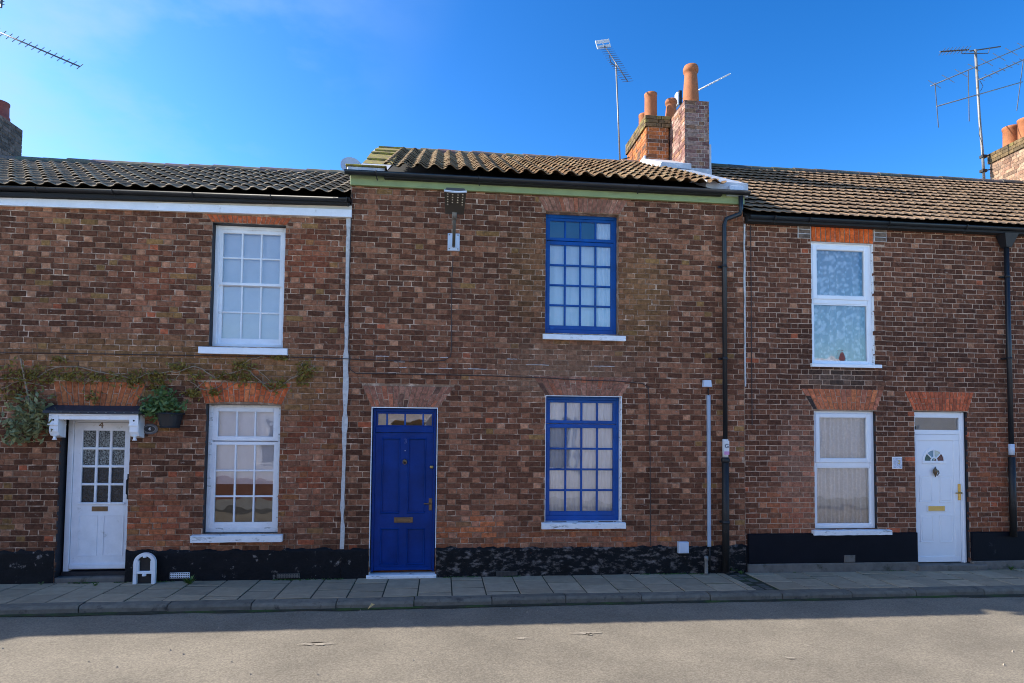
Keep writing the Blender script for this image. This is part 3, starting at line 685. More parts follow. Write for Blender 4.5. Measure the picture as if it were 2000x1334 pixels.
# roof, fascia, gutter
ZRL = 6.73
def tint_left(x, t, r): 
    g = r.uniform(.75, 1.2); c = mixc((.095,.078,.060), (.135,.108,.080), r.random()); return tuple(q*g for q in c)
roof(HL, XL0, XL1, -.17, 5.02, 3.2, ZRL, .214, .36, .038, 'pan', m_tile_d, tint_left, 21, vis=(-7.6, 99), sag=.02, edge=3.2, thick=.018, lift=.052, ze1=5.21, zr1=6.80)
ridge(HL, [(XL0, 3.2, ZRL+.03), (XL1, 3.2, 6.83)], .135, .40, lambda r: tuple(q*r.uniform(.8,1.2) for q in (.115,.10,.08)), 22)
zf0, zf1 = PZ(0, 402, -.03), PZ(690, 425, -.03)
fx0, fx1 = XL0, XL1+.03
def tilted_board(x0, x1, ya, yb, za0, za1, h):   # a long board, slightly out of level
    return MB().frustum([(x0, ya, za0), (x0, yb, za0), (x0, yb, za0+h), (x0, ya, za0+h)], [(x1, ya, za1), (x1, yb, za1), (x1, yb, za1+h), (x1, ya, za1+h)])
tilted_board(fx0, fx1, -.05, .02, zf0-.035, zf1, .105).build('fascia', m_white, HL)
tilted_board(fx0, fx1, -.034, .02, zf0+.071, zf1+.106, .06).build('soffit_board', m_cream, HL)
zg0, zg1 = PZ(0, 372, -.13), PZ(690, 392, -.13)
gutter(HL, XL0, XL1+.02, -.13, zg0-.0, zg1+.025, .052, brackets=[PX(u, 385, -.13) for u in (72, 222, 378, 530, 678)])
# upper window
w = window_part(HL); y = .125
outer_frame(w, *o_LU, y, m_white, .055, .05, .05)
a, b = o_LU[0]+.055, o_LU[1]-.055; zm = PZ(485, 556, y)
sash(w, a, b, zm-.012, o_LU[3]-.05, y+.012, 3, 2, m_white, .045, (.04, .05)); sash(w, a, b, o_LU[2]+.05, zm+.022, y+.05, 3, 2, m_white, .045, (.085, .035))
sill(w, PX(391,680), PX(563,680), PZ(480,692,-.06), PZ(480,679,-.06), m_white, .07)
curtain(a+.0, b-.0, o_LU[2]+.04, o_LU[3]-.04, y+.11, m_curtain_g, 'pale grey blind behind the upper window of the house with white fascia', 3, .003, 2, 'window_blind')
# lower window
w = window_part(HL); y = .115
outer_frame(w, *o_LL, y, m_white_old, .05, .035, .06)
a, b = o_LL[0]+.05, o_LL[1]-.05; zt = PZ(473, 862, y)
sash(w, a, b, zt+.008, o_LL[3]-.035, y+.005, 3, 1, m_white, .07, (.06, .06)); sash(w, a, b, o_LL[2]+.06, zt-.006, y+.005, 3, 3, m_white, .055, (.075, .045))
sill(w, PX(376,1050), PX(553,1050), PZ(465,1059,-.07), PZ(465,1046,-.07), m_white_old, .08, 4)
curtain(a, b, PZ(470, 945, .25), o_LL[3]-.02, y+.10, m_curtain_g, 'pale half blind behind the lower window beside the white glazed door', 4, .004, 3, 'window_blind')
# door
d = window_part(HL, 'door'); y = .17
dx0, dx1, dz0, dz1 = o_dL[0]+.02, o_dL[1]+.03, .12, 2.165
MB().box(dx0, dx0+.07, y-.02, y+.08, dz0-.01, dz1, ch=.006).box(dx1-.07, dx1, y-.02, y+.08, dz0-.01, dz1, ch=.006).box(dx0+.07, dx1-.07, y-.018, y+.08, dz1-.065, dz1, ch=.006).build('frame', m_white, d)
lx0, lx1, lz0, lz1 = dx0+.075, dx1-.075, dz0+.02, dz1-.07
gx0, gx1, gz0, gz1 = PX(150.5, 900, y), PX(247, 900, y), PZ(190, 981, y), PZ(190, 841, y)
gx0 = lx0+.105; gx1 = lx1-.095
lf = MB().box(lx0, gx0, y, y+.045, lz0, lz1).box(gx1, lx1, y, y+.045, lz0, lz1).box(gx0, gx1, y+.0005, y+.045, gz1, lz1).box(gx0, gx1, y+.0005, y+.045, lz0, gz0)
lf.build('leaf', m_white, d)
for i in range(3):
    for j in range(4):
        xa, xb, za, zb = lerp(gx0, gx1, i/3), lerp(gx0, gx1, (i+1)/3), lerp(gz0, gz1, j/4), lerp(gz0, gz1, (j+1)/4)
        MB().box(xa, xb, y+.022, y+.026, za, zb).build('pane', m_obscure if j >= 2 else m_obscure_d, d)
for i in range(1, 3):
    x = lerp(gx0, gx1, i/3); MB().box(x-.016, x+.016, y-.002, y+.03, gz0, gz1, ch=.006).build('glazing_bar', m_white, d)
for j in range(1, 4):
    z = lerp(gz0, gz1, j/4); MB().box(gx0, gx1, y-.003, y+.03, z-.016, z+.016, ch=.006).build('glazing_bar', m_white, d)
MB().box(gx0-.03, gx1+.03, y-.018, y+.01, gz0-.03, gz0, ch=.004).build('bead', m_white, d)
for i in (0, 1):   # lower panels
    xa = lx0+.09 if i == 0 else (lx0+lx1)/2+.035; xb = (lx0+lx1)/2-.035 if i == 0 else lx1-.07
    za, zb = lz0+.17, gz0-.17
    pf = MB()
    for (p0, p1, q0, q1) in ((xa, xb, za, za+.012), (xa, xb, zb-.012, zb), (xa, xa+.012, za+.012, zb-.012), (xb-.012, xb, za+.012, zb-.012)): pf.box(p0, p1, y-.007, y+.004, q0, q1, ch=.003)
    pf.build('panel', m_white, d)
MB().box(lx0+.0, lx1, y-.03, y+.01, lz0, lz0+.07, ch=.012).build('weather_board', m_white, d)
cx = (gx0+gx1)/2
MB().box(cx-.12, cx+.08, y-.009, y+.01, gz0-.12, gz0-.055, ch=.004).build('letter_box', m_bronze, d)
MB().box(cx-.10, cx+.06, y-.012, y-.007, gz0-.103, gz0-.072, ch=.003).build('letter_flap', m_bronze, d)
MB().tube([(lx1-.03, y-.005, gz0+.10), (lx1-.03, y-.05, gz0+.12), (lx1-.03, y-.05, gz0+.30), (lx1-.03, y-.005, gz0+.32)], .009, 8).box(lx1-.045, lx1-.012, y-.008, y+.01, gz0+.04, gz0+.38).build('handle', m_iron, d)
text_part('number', '4', .125, (PX(198, 831, y), y-.003, PZ(198, 831, y)), m_num, d, .004)
MB().box(dx0-.02, dx1+.02, .005, .30, -.01, .06, ch=.01).build('doorstep', m_stone, HL)
MB().box(dx0, dx1, .12, .30, .06, .115).build('threshold', m_reveal_b, HL)
# canopy over the door
cz = PZ(180, 800, -.12)
cn = window_part(HL, 'door_canopy')
ca0, ca1 = PX(95, 800, -.2), PX(270, 800, -.2)
MB().add([(ca0-.06,-.22,cz-.02),(ca1+.05,-.22,cz-.02),(ca1+.05,.004,cz+.06),(ca0-.06,.004,cz+.06),(ca0-.06,-.22,cz-.055),(ca1+.05,-.22,cz-.055),(ca1+.05,.004,cz-.055),(ca0-.06,.004,cz-.055)], [(0,1,2,3),(4,7,6,5),(0,4,5,1),(1,5,6,2),(3,7,4,0)]).build('felt_roof', m_felt, cn)
MB().box(ca0, ca1, -.18, -.15, cz-.135, cz-.057, ch=.006).box(ca0, ca1, -.195, -.148, cz-.08, cz-.057, ch=.006).build('canopy_fascia', m_white, cn)
for i in range(10): 
    MB().lathe([(.009,-.004),(.008,.004)], (lerp(ca0, ca1, (i+.5)/10), -.223, cz-.038), 8).build('nail_head', m_galv, cn)
for xx in (ca0+.055, ca1-.055):
    prof = [(-.19,cz-.06),(-.19,cz-.20),(-.175,cz-.215),(-.175,cz-.29),(-.14,cz-.34),(-.07,cz-.36),(0,cz-.37),(0,cz-.06)]
    n = len(prof)
    hw = .055
    MB().add([(xx-hw, a_, b_) for a_, b_ in prof]+[(xx+hw, a_, b_) for a_, b_ in prof], [tuple(range(n))[::-1], tuple(range(n, 2*n))]+[(q, (q+1)%n, (q+1)%n+n, q+n) for q in range(n)]).box(xx-hw-.008, xx+hw+.008, -.20, -.01, cz-.205, cz-.19).box(xx-hw+.014, xx+hw-.014, -.182, -.15, cz-.285, cz-.225).lathe([(.03,0),(.018,.03),(.018,.05),(.034,.06)], (xx, -.145, cz-.40), 10).build('corbel', m_white, cn)
    MB().lathe([(.004,-.012),(.012,-.006),(.012,.006),(.004,.012)], (xx, -.187, cz-.14), 10).build('bolt', m_iron, cn)
# air bricks in the plinth
def airbrick(house, u, v, wd=.23, ht=.075, mat=None, rows=3, cols=9):
    c = P(u, v, -.02); o = MB().box(c.x-wd/2, c.x+wd/2, -.024, .0, c.z-ht/2, c.z+ht/2, ch=.003).build('air_brick', mat or m_galv, house)
    h = MB()
    for i in range(cols):
        for j in range(rows):
            x, z = c.x-wd/2+wd*(i+.5)/cols, c.z-ht/2+ht*(j+.5)/rows; h.box(x-.008, x+.008, -.0255, -.02, z-.006, z+.006)
    h.build('vent_holes', m_dark, o)
airbrick(HL, 351, 1124, .25, .075, m_white_old); airbrick(HL, 563, 1125, .30, .06, m_stone)
# cement joint between the two houses
mb = MB(); n = 90; vs = []
for i in range(n+1):
    z = lerp(.40, 5.0, i/n); wdt = .020+.016*vnoise(i*.35, 3, 9)*(1.3 if z < 3.6 else .8); c = XL1-.01+.012*(vnoise(i*.2, 7, 4)-.5)
    if z < 2.0: wdt *= .75
    vs += [(c-wdt, -.008-.004*vnoise(i, 2), z), (c+wdt, -.008, z)]
mb.add(vs, [(2*i, 2*i+1, 2*i+3, 2*i+2) for i in range(n)]); mb.build('cement_joint', m_seam, HL)

# ================================================================== MIDDLE HOUSE
XM0, XM1 = -2.335, 3.44
HM = thing('terraced_house', 'dark brown brick house with blue door, blue windows and green fascia', 'house', (.5, 0, 0))
o_dM = (-1.975, -1.075, .0, 2.345); o_MU = (.445, 1.53, 3.45, 5.225); o_ML = (.462, 1.567, .75, 2.545)
aMD = (-1.985, -1.065, -2.12, -.84, 2.35, 2.65); aMU = (.435, 1.54, .32, 1.66, 5.23, 5.44); aML = (.455, 1.575, .27, 1.76, 2.55, 2.83)
wall(HM, XM0+.012, XM1, 5.47, [o_dM, o_MU, o_ML], [aMD, aMU, aML], col_mid, m_mortar, 12, reveal=[m_white_old, m_mortar, m_white_old])
arch(HM, *aMD, 15, purparch, 6); arch(HM, *aMU, 18, purparch, 7, split=False); arch(HM, *aML, 17, purparch, 8)
plinth(HM, XM0-.018, -1.985, .40, m_blackpaint, 3); plinth(HM, -1.065, XM1, .395, m_blackpaint_m, 4, amp=.009)
# painted white edges round the door and the lower window
e = .007
MB().box(o_dM[0]-e, o_dM[0]+.004, -.009, .02, .40, 2.345+e).box(o_dM[1]-.004, o_dM[1]+e, -.009, .02, .40, 2.345+e).box(o_dM[0]+.004, o_dM[1]-.004, -.0085, .02, 2.34, 2.345+e).build('painted_edge', m_white_old, HM)
MB().box(o_ML[1]-.003, o_ML[1]+e, -.009, .02, .75, 2.545+e).box(o_ML[0]-.004, o_ML[0]+.003, -.009, .02, .75, 2.55).box(o_ML[0]+.003, o_ML[1]-.003, -.0085, .02, 2.541, 2.55).build('painted_edge', m_white_old, HM)
ZRM = 7.31
def tint_mid(x, t, r):
    k = min(1, max(0, (x+2.3)/2.0)); c = mixc((.13,.108,.072), mixc((.21,.145,.085), (.16,.095,.055), r.random()), .35+.65*k)
    g = r.uniform(.72, 1.25); return tuple(q*g for q in c)
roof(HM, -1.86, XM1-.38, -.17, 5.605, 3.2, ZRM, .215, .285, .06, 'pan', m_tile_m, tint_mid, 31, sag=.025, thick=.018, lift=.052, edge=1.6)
ridge(HM, [(-1.82, 3.2, ZRM+.05), (XM1-.65, 3.2, ZRM+.05)], .12, .32, lambda r: tuple(q*r.uniform(.8,1.2) for q in mixc((.17,.13,.09), (.26,.13,.09), r.random()*.6)), 32)
MB().box(XM0, XM1, -.045, .02, 5.452, 5.60, ch=.004).build('fascia', m_green, HM)
MB().box(XM0-.03, XM1+.02, -.06, .05, 5.602, 5.645).build('eaves_board', m_under, HM)
gutter(HM, XM0-.06, XM1+.03, -.135, PZ(690, 334, -.135), PZ(1450, 374, -.135), .054, brackets=[PX(u, 355, -.135) for u in (735, 935, 1245)])
# verge on the left: end wall, kneeler, flashing and mossy coping tiles
MB().frustum([(XM0+.005, .02, 5.3), (XM0+.005, 3.2, 6.6), (XM0+.005, 3.2, ZRM+.02), (XM0+.005, .02, 5.66)], [(-1.87, .02, 5.3), (-1.87, 3.2, 6.6), (-1.87, 3.2, ZRM+.02), (-1.87, .02, 5.66)]).build('verge_wall', m_lead, HM)
rs = (ZRM-5.605)/3.37
rz = lambda yy: 5.605+rs*(yy+.17)
MB().box(XM0-.05, -1.86, -.02, .55, 5.655, 5.725, ch=.01).build('kneeler', m_lead, HM)
MB().box(XM0-.07, -1.84, -.04, .60, 5.727, 5.752, ch=.008).build('kneeler_cap', m_moss, HM)
pth = [(.4, 5.80), (.8, 6.0), (1.2, 6.22), (1.6, 6.48), (2.0, 6.76), (2.4, 6.98), (2.8, 7.22), (3.25, 7.42)]
for q in range(len(pth)-1):
    (ya, za), (yb, zb) = pth[q], pth[q+1]; t = .03
    xo = lerp(0, .12, q/6)
    MB().frustum([(XM0-.03+xo, ya-.04, za+.014), (-1.90+xo, ya-.04, za+.014), (-1.90+xo, ya-.04, za+.014+t), (XM0-.03+xo, ya-.04, za+.014+t)], [(XM0-.03+xo, yb, zb), (-1.90+xo, yb, zb), (-1.90+xo, yb, zb+t), (XM0-.03+xo, yb, zb+t)]).build('coping_tile', m_moss, HM)
    MB().frustum([(XM0+.02, ya, rz(ya)-.1), (-1.91+xo, ya, rz(ya)-.1), (-1.91+xo, ya, za+.02), (XM0+.02, ya, za+.02)], [(XM0+.02, yb, rz(yb)-.1), (-1.91+xo, yb, rz(yb)-.1), (-1.91+xo, yb, zb), (XM0+.02, yb, zb)]).build('coping_wall', m_lead, HM)
# verge on the right: pale cement and lead
for q in range(8):
    ya, yb = lerp(-.10, 2.2, q/8), lerp(-.10, 2.2, (q+1)/8); r = random.Random(q); w0 = XM1-.56-.08*r.random()
    MB().frustum([(w0, ya, rz(ya)+.02), (XM1+.03, ya, rz(ya)-.1), (XM1+.03, ya, rz(ya)+.105), (w0+.02, ya, rz(ya)+.125)], [(w0-.02, yb+.01, rz(yb)+.02), (XM1+.03, yb+.01, rz(yb)-.1), (XM1+.03, yb+.01, rz(yb)+.105), (w0, yb+.01, rz(yb)+.125)]).build('flashing', m_lead, HM)
a = P(1424, 362, -.14); b = P(1452, 380, -.14)
MB().box(a.x, b.x, -.15, .05, b.z, a.z, ch=.006).build('verge_end_box', m_box, HM)
# white lime left along a few joints under the cable
for (u, v, l) in ((747,699,26),(868,701,16),(780,711,22),(787,722,14),(870,723,26),(932,724,36),(1000,703,20),(1050,714,44),(1180,716,40)):
    a, b = P(u-l/2, v), P(u+l/2, v); r = random.Random(u+v); n = 9; z = .005+round((a.z-.005)/CO)*CO-.005
    up = [(lerp(a.x, b.x, i/n), z+.007*r.uniform(.3,1.1)) for i in range(n+1)]; lo = [(lerp(a.x, b.x, i/n), z-.006*r.uniform(.3,1.1)) for i in range(n, -1, -1)]
    MB().prism(lo+up, -.005, .006).build('lime_smear', m_seam, HM)
# upper blue window
def blue_window(house, op, y, ztr, top_rail, label_):
    w = window_part(house)
    outer_frame(w, *op, y, m_blue, .035, .05, .075)
    a, b = op[0]+.035, op[1]-.035
    sash(w, a, b, ztr+.005, op[3]-.05, y+.012, 4, 1, m_blue, .05, (.045, .04), bar=.03, gl=m_glass_old)
    sash(w, a, b, op[2]+.075, ztr-.005, y+.006, 4, 4, m_blue, .05, (.06, .055), bar=.028, gl=m_glass_old)
    return w
w = blue_window(HM, o_MU, .13, PZ(1135, 472, .13), 0, '')
sill(w, PX(1060,655), PX(1220,655), PZ(1140,664,-.06), PZ(1140,654,-.06), m_white_old, .065, 6)
curtain(.47, 1.50, 3.45, PZ(1135, 478, .3), .215, m_curtain, 'white net curtain filling the lower panes of the upper blue window', 8, .014, 5)
curtain(1.20, 1.51, 3.45, 5.2, .195, m_curtain, 'white side curtain at the right of the upper blue window', 5, .02, 6, 'side_curtain')
w = blue_window(HM, o_ML, .12, PZ(1135, 828, .12), 0, '')
sill(w, PX(1057,1026), PX(1220,1026), PZ(1140,1033,-.06), PZ(1140,1021.5,-.06), m_white_old, .065, 7)
curtain(.48, 1.55, .75, 2.54, .20, m_curtain_g, 'pale ribbed net curtain behind the lower blue window', 16, .012, 8)
# blue door
d = window_part(HM, 'door'); y = .075
dx0, dx1, dz0, dz1 = o_dM[0]+.012, o_dM[1]-.012, .075, 2.335
ztr0, ztr1 = PZ(792, 845, y), PZ(792, 835, y)
MB().box(dx0, dx0+.035, y-.02, y+.09, dz0, dz1, ch=.005).box(dx1-.035, dx1, y-.02, y+.09, dz0, dz1, ch=.005).box(dx0+.035, dx1-.035, y-.019, y+.09, dz1-.045, dz1, ch=.005).box(dx0+.035, dx1-.035, y-.022, y+.09, ztr0, ztr1+.012, ch=.006).build('frame', m_bluedoor, d)
fx0, fx1, fz0, fz1 = dx0+.04, dx1-.04, ztr1+.012, dz1-.045
cuts = [0, .185, .5, .815, 1]
MB().box(fx0, fx1, y, y+.03, fz0, fz0+.02).box(fx0, fx1, y, y+.03, fz1-.03, fz1).box(fx0, fx0+.025, y+.001, y+.03, fz0+.02, fz1-.03).box(fx1-.025, fx1, y+.001, y+.03, fz0+.02, fz1-.03).build('fanlight_frame', m_bluedoor, d)
for q in range(4):
    xa, xb = lerp(fx0, fx1, cuts[q]), lerp(fx0, fx1, cuts[q+1])
    MB().quad((xa, y+.02, fz0), (xb, y+.0205, fz0), (xb, y+.02, fz1), (xa, y+.0205, fz1)).build('pane', m_glass_old, d)
    if q: MB().box(xa-.012, xa+.012, y+.001, y+.03, fz0+.02, fz1-.03, ch=.004).build('glazing_bar', m_blue, d)
lx0, lx1, lz0, lz1 = dx0+.037, dx1-.037, dz0+.012, ztr0-.003
Xp = [lerp(lx0, lx1, t) for t in (.105, .43, .555, .875)]; Zp = [PZ(790, v, y) for v in (1103, 1031, 1003, 855)]
lf = MB().box(lx0, Xp[0], y, y+.045, lz0, lz1).box(Xp[3], lx1, y, y+.045, lz0, lz1).box(Xp[1], Xp[2], y, y+.045, lz0, lz1)
for (p, q) in ((Xp[0], Xp[1]), (Xp[2], Xp[3])): lf.box(p, q, y+.0005, y+.045, lz0, Zp[0]).box(p, q, y+.0005, y+.045, Zp[1], Zp[2]).box(p, q, y+.0005, y+.045, Zp[3], lz1)
lf.build('leaf', m_bluedoor, d)
for (p, q) in ((Xp[0], Xp[1]), (Xp[2], Xp[3])):
    for (s, t) in ((Zp[0], Zp[1]), (Zp[2], Zp[3])):
        pm = MB().box(p, q, y+.016, y+.03, s, t)
        for (p0, p1, q0, q1) in ((p, q, s, s+.022), (p, q, t-.022, t), (p, p+.022, s+.022, t-.022), (q-.022, q, s+.022, t-.022)): pm.box(p0, p1, y-.009, y+.018, q0, q1, ch=.008)
        pm.build('panel', m_bluedoor, d)
MB().box(lx0, lx1, y-.012, y+.005, lz0, lz0+.05, ch=.006).build('weather_board', m_bluedoor, d)
lc = P(788, 1015.5, y)
MB().box(lc.x-.13, lc.x+.13, y-.008, y+.005, lc.z-.038, lc.z+.038, ch=.004).build('letter_box', m_bronze, d); MB().box(lc.x-.10, lc.x+.10, y-.013, y-.006, lc.z-.02, lc.z+.02, ch=.003).build('letter_flap', m_bronze, d)
kc = P(791, 899, y); MB().lathe([(.012,.0),(.028,.02),(.026,.04),(.012,.06)], (kc.x, y-.012, kc.z-.04), 12).tube([(kc.x-.022, y-.02, kc.z+.0), (kc.x-.026, y-.035, kc.z-.035), (kc.x, y-.04, kc.z-.055), (kc.x+.026, y-.035, kc.z-.035), (kc.x+.022, y-.02, kc.z)], .008, 6).build('knocker', m_bronze, d)
MB().lathe([(.006,.0),(.006,.012)], (kc.x, y-.008, PZ(791, 881, y)), 8).build('spyhole', m_white_m, d)
kb = P(843, 912, y); MB().lathe([(.018,-.02),(.026,-.008),(.026,.008),(.018,.02)], (kb.x, y-.018, kb.z), 12).build('lock_knob', m_brass, d)
hb = P(840.5, 985, y); MB().box(hb.x-.022, hb.x+.022, y-.006, y+.003, hb.z-.085, hb.z+.085, ch=.003).tube([(hb.x, y-.004, hb.z+.01), (hb.x, y-.045, hb.z+.01), (hb.x-.09, y-.05, hb.z+.015)], .010, 8).build('handle', m_bronze, d)
text_part('number', '3', .095, (PX(792, 862, y), y-.003, PZ(792, 862, y)), m_num_blue, d, .004)
a, b = PX(715, 1128, -.05), PX(852, 1128, -.05)
MB().box(a, b, -.06, .16, -.005, PZ(785, 1124, -.05)+.005, ch=.01).build('doorstep', m_white_old, HM)
MB().box(o_dM[0], o_dM[1], .32, .34, 0, 2.345).build('hall_wall', m_inner_brick, HM)
airbrick(HM, 990, 1121, .30, .075, m_stone, 5, 16)

# ================================================================== RIGHT HOUSE
XR0, XR1 = 3.44, 12.6
HR = thing('terraced_house', 'brick house with brown tiled roof, white plastic windows and white plastic door', 'house', (6.5, 0, 0))
o_RU = (4.515, 5.525, 3.075, 4.95); o_RL = (4.53, 5.525, .62, 2.385); o_dR = (6.155, 7.035, .0, 2.395)
aRU = (4.515, 5.525, 4.515, 5.525, 4.955, 5.215); aRL = (4.52, 5.535, 4.33, 5.66, 2.40, 2.715); aRD = (6.145, 7.045, 6.0, 7.16, 2.405, 2.70)
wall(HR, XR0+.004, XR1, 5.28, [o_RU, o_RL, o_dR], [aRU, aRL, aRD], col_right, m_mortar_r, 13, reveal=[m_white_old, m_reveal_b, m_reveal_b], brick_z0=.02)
arch(HR, *aRU, 13, lambda x, z, r: palette(r, [(1,(.60,.14,.035)),(1,(.52,.12,.035)),(.6,(.64,.18,.05))]), 9, split=False, joint=.014)
arch(HR, *aRL, 15, lambda x, z, r: (palette(r, [(1,(.045,.038,.038))]) if x < 4.56+(z-2.4)*-.6 else palette(r, [(3,(.42,.16,.085)),(2,(.35,.15,.10)),(1,(.48,.19,.09))])), 10, joint=.012)
arch(HR, *aRD, 17, lambda x, z, r: palette(r, [(3,(.44,.13,.065)),(2,(.36,.115,.065))]), 11)
for (xa, xb, za, zb) in ((4.30, 4.505, 4.99, 5.20), (5.535, 5.74, 4.99, 5.20)):   # repointed courses beside the lintel
    MB().box(xa, xb, -.009, .02, za, zb, ch=.003).build('repointing', m_seam, HR)
    for q in range(3):
        r = random.Random(q); MB().box(xa+.010, xb-.010, -.014, -.006, za+.006+q*.069, za+.065+q*.069, ch=.004, col=(.17,.12,.09)).build('brick', m_brick, HR)
ZRR = 7.36
def tint_right(x, t, r):
    c = mixc((.225,.152,.100), (.265,.182,.122), r.random()); g = r.uniform(.88, 1.1); return tuple(q*g for q in c)
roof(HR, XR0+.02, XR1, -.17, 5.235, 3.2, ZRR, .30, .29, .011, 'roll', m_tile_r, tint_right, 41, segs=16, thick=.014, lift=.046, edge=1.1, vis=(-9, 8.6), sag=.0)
ridge(HR, [(XR0+.3, 3.2, ZRR+.05), (XR1, 3.2, ZRR+.06)], .10, .45, lambda r: tuple(q*r.uniform(.8,1.2) for q in (.085,.08,.07)), 42)
MB().box(XR0+.02, XR1, -.03, .03, 5.20, 5.30).build('eaves_board', m_under, HR)
gutter(HR, XR0+.03, XR1, -.125, PZ(1460, 421, -.125), PZ(2000, 446, -.125), .05, brackets=[PX(u, 440, -.125) for u in (1512, 1580, 1735, 1885)])
mb = MB(); n = 60; vs = []
for i in range(n+1):
    z = lerp(PZ(1452, 755), 5.17, i/n); wdt = .009+.007*vnoise(i*.4, 3, 17); c = XR0+.012+.008*(vnoise(i*.25, 7, 14)-.5)
    vs += [(c-wdt, -.009, z), (c+wdt, -.009, z)]
mb.add(vs, [(2*i, 2*i+1, 2*i+3, 2*i+2) for i in range(n)]); mb.build('cement_joint', m_seam, HR)
plq = [(PX(1460, 1070), o_dR[0]-.01), (o_dR[1]+.01, XR1)]
for (a, b) in plq:
    MB().box(a, b, -.04, .02, .13, PZ(1600, 1042, -.04), ch=.008).build('plinth', m_plinth_r, HR)
    MB().box(a-.01, b, -.05, .02, -.02, .128, ch=.012).build('base_course', m_stone, HR)
plinth(HR, XR0+.003, PX(1460, 1070)-.002, .39, m_blackpaint, 9)
c = P(1660, 1092, -.045); MB().box(c.x-.09, c.x+.09, -.05, -.02, .129, c.z+.06, ch=.012).build('vent_patch', m_stone, HR)
def upvc_window(house, op, y, zt, opener):
    w = window_part(house); x0, x1, z0, z1 = op
    outer_frame(w, x0, x1, z0, z1, y, m_upvc, .06, .05, .06)
    MB().box(x0+.061, x1-.061, y+.001, y+.08, zt-.035, zt+.035, ch=.006).build('transom', m_upvc, w)
    sash(w, x0+.045, x1-.045, zt+.03, z1-.035, y-.014, 1, 1, m_upvc, .075, (.07, .07), th=.06, ch=.010)
    MB().box(x0+.06, x0+.075, y+.01, y+.05, z0+.06, zt-.035).box(x1-.075, x1-.06, y+.01, y+.05, z0+.06, zt-.035).box(x0+.075, x1-.075, y+.011, y+.05, z0+.06, z0+.075).box(x0+.075, x1-.075, y+.011, y+.05, zt-.05, zt-.035).build('glazing_bead', m_upvc, w)
    MB().quad((x0+.06, y+.03, z0+.06), (x1-.06, y+.0305, z0+.06), (x1-.06, y+.03, zt-.03), (x0+.06, y+.0305, zt-.03)).build('pane', m_glass, w)
    return w
w = upvc_window(HR, o_RU, .06, PZ(1645, 590, .06), 1)
sill(w, PX(1583,714), PX(1719,714), PZ(1650,717.5,-.03), PZ(1650,711,-.03), m_upvc, .045)
curtain(4.56, 5.48, 3.1, 4.93, .17, m_lace, 'white flower lace curtain behind the upper white plastic window', 7, .03, 9, 'lace_curtain')
w = upvc_window(HR, o_RL, .06, PZ(1650, 908, .06), 1)
sill(w, PX(1585,1040), PX(1736,1040), PZ(1660,1045,-.06), PZ(1660,1036,-.06), m_white_old, .075, 8)
curtain(4.57, 5.49, .64, 2.36, .17, m_lace_f, 'fine patterned lace curtain behind the lower white plastic window', 13, .03, 10, 'lace_curtain')
# a little vase behind the upper right window
mb = MB().lathe([(.05,0),(.07,.05),(.05,.12),(.035,.16),(.045,.18)], (5.05, .13, 3.14), 14); mb.top('vase', m_terra_d, 'small red vase standing inside the upper white plastic window', 'vase')
# white plastic door
d = window_part(HR, 'door'); y = .06
dx0, dx1, dz0, dz1 = o_dR[0]+.002, o_dR[1]-.002, .085, 2.39
zt = PZ(1840, 845, y)
MB().box(dx0, dx0+.05, y, y+.07, dz0, dz1, ch=.005).box(dx1-.085, dx1, y, y+.07, dz0, dz1, ch=.008).box(dx1-.055, dx1-.03, y-.012, y+.02, dz0, dz1, ch=.004).box(dx0+.05, dx1-.085, y+.001, y+.07, dz1-.09, dz1, ch=.005).box(dx0+.05, dx1-.085, y+.001, y+.07, zt-.03, zt+.04, ch=.005).build('frame', m_upvc, d)
MB().quad((dx0+.05, y+.03, zt+.04), (dx1-.085, y+.0305, zt+.04), (dx1-.085, y+.03, dz1-.09), (dx0+.05, y+.0305, dz1-.09)).build('pane', m_glass, d)
lx0, lx1, lz0, lz1 = dx0+.052, dx1-.088, dz0+.012, zt-.032
MB().box(lx0, lx1, y+.015, y+.06, lz0, lz1).build('leaf', m_upvc, d)
rim = MB()
for (p0, p1, q0, q1) in ((lx0, lx1, lz0, lz0+.09), (lx0, lx1, lz1-.09, lz1), (lx0, lx0+.04, lz0+.09, lz1-.09), (lx1-.10, lx1, lz0+.09, lz1-.09)): rim.box(p0, p1, y+.004, y+.02, q0, q1, ch=.006)
rim.build('leaf_frame', m_upvc, d)
def rel(u, v): p = P(u, v, y); return p.x, p.z
for (ua, va, ub, vb) in ((1796,928,1822,981), (1835,928,1861,982), (1798,1006,1825,1059), (1836,1006,1863,1059)):
    xa, zb = rel(ua, va); xb, za = rel(ub, vb); pm = MB()
    for (p0, p1, q0, q1) in ((xa, xb, za, za+.014), (xa, xb, zb-.014, zb), (xa, xa+.014, za+.014, zb-.014), (xb-.014, xb, za+.014, zb-.014)): pm.box(p0, p1, y+.006, y+.018, q0, q1, ch=.004)
    pm.box(xa+.03, xb-.03, y+.009, y+.018, za+.03, zb-.03, ch=.006).build('panel', m_upvc, d)
(cxx, czz) = rel(1825, 900); R0 = .195
n = 20; arcp = [(cxx+R0*math.cos(math.pi*i/n), czz+R0*math.sin(math.pi*i/n)) for i in range(n+1)]
arci = [(cxx+(R0-.035)*math.cos(math.pi*i/n), czz+(R0-.035)*math.sin(math.pi*i/n)) for i in range(n+1)]
mb = MB(); yf = y+.001
for i in range(n): mb.frustum([(arci[i][0], yf, arci[i][1]), (arcp[i][0], yf, arcp[i][1]), (arcp[i+1][0], yf, arcp[i+1][1]), (arci[i+1][0], yf, arci[i+1][1])], [(arci[i][0], yf+.02, arci[i][1]), (arcp[i][0], yf+.02, arcp[i][1]), (arcp[i+1][0], yf+.02, arcp[i+1][1]), (arci[i+1][0], yf+.02, arci[i+1][1])])
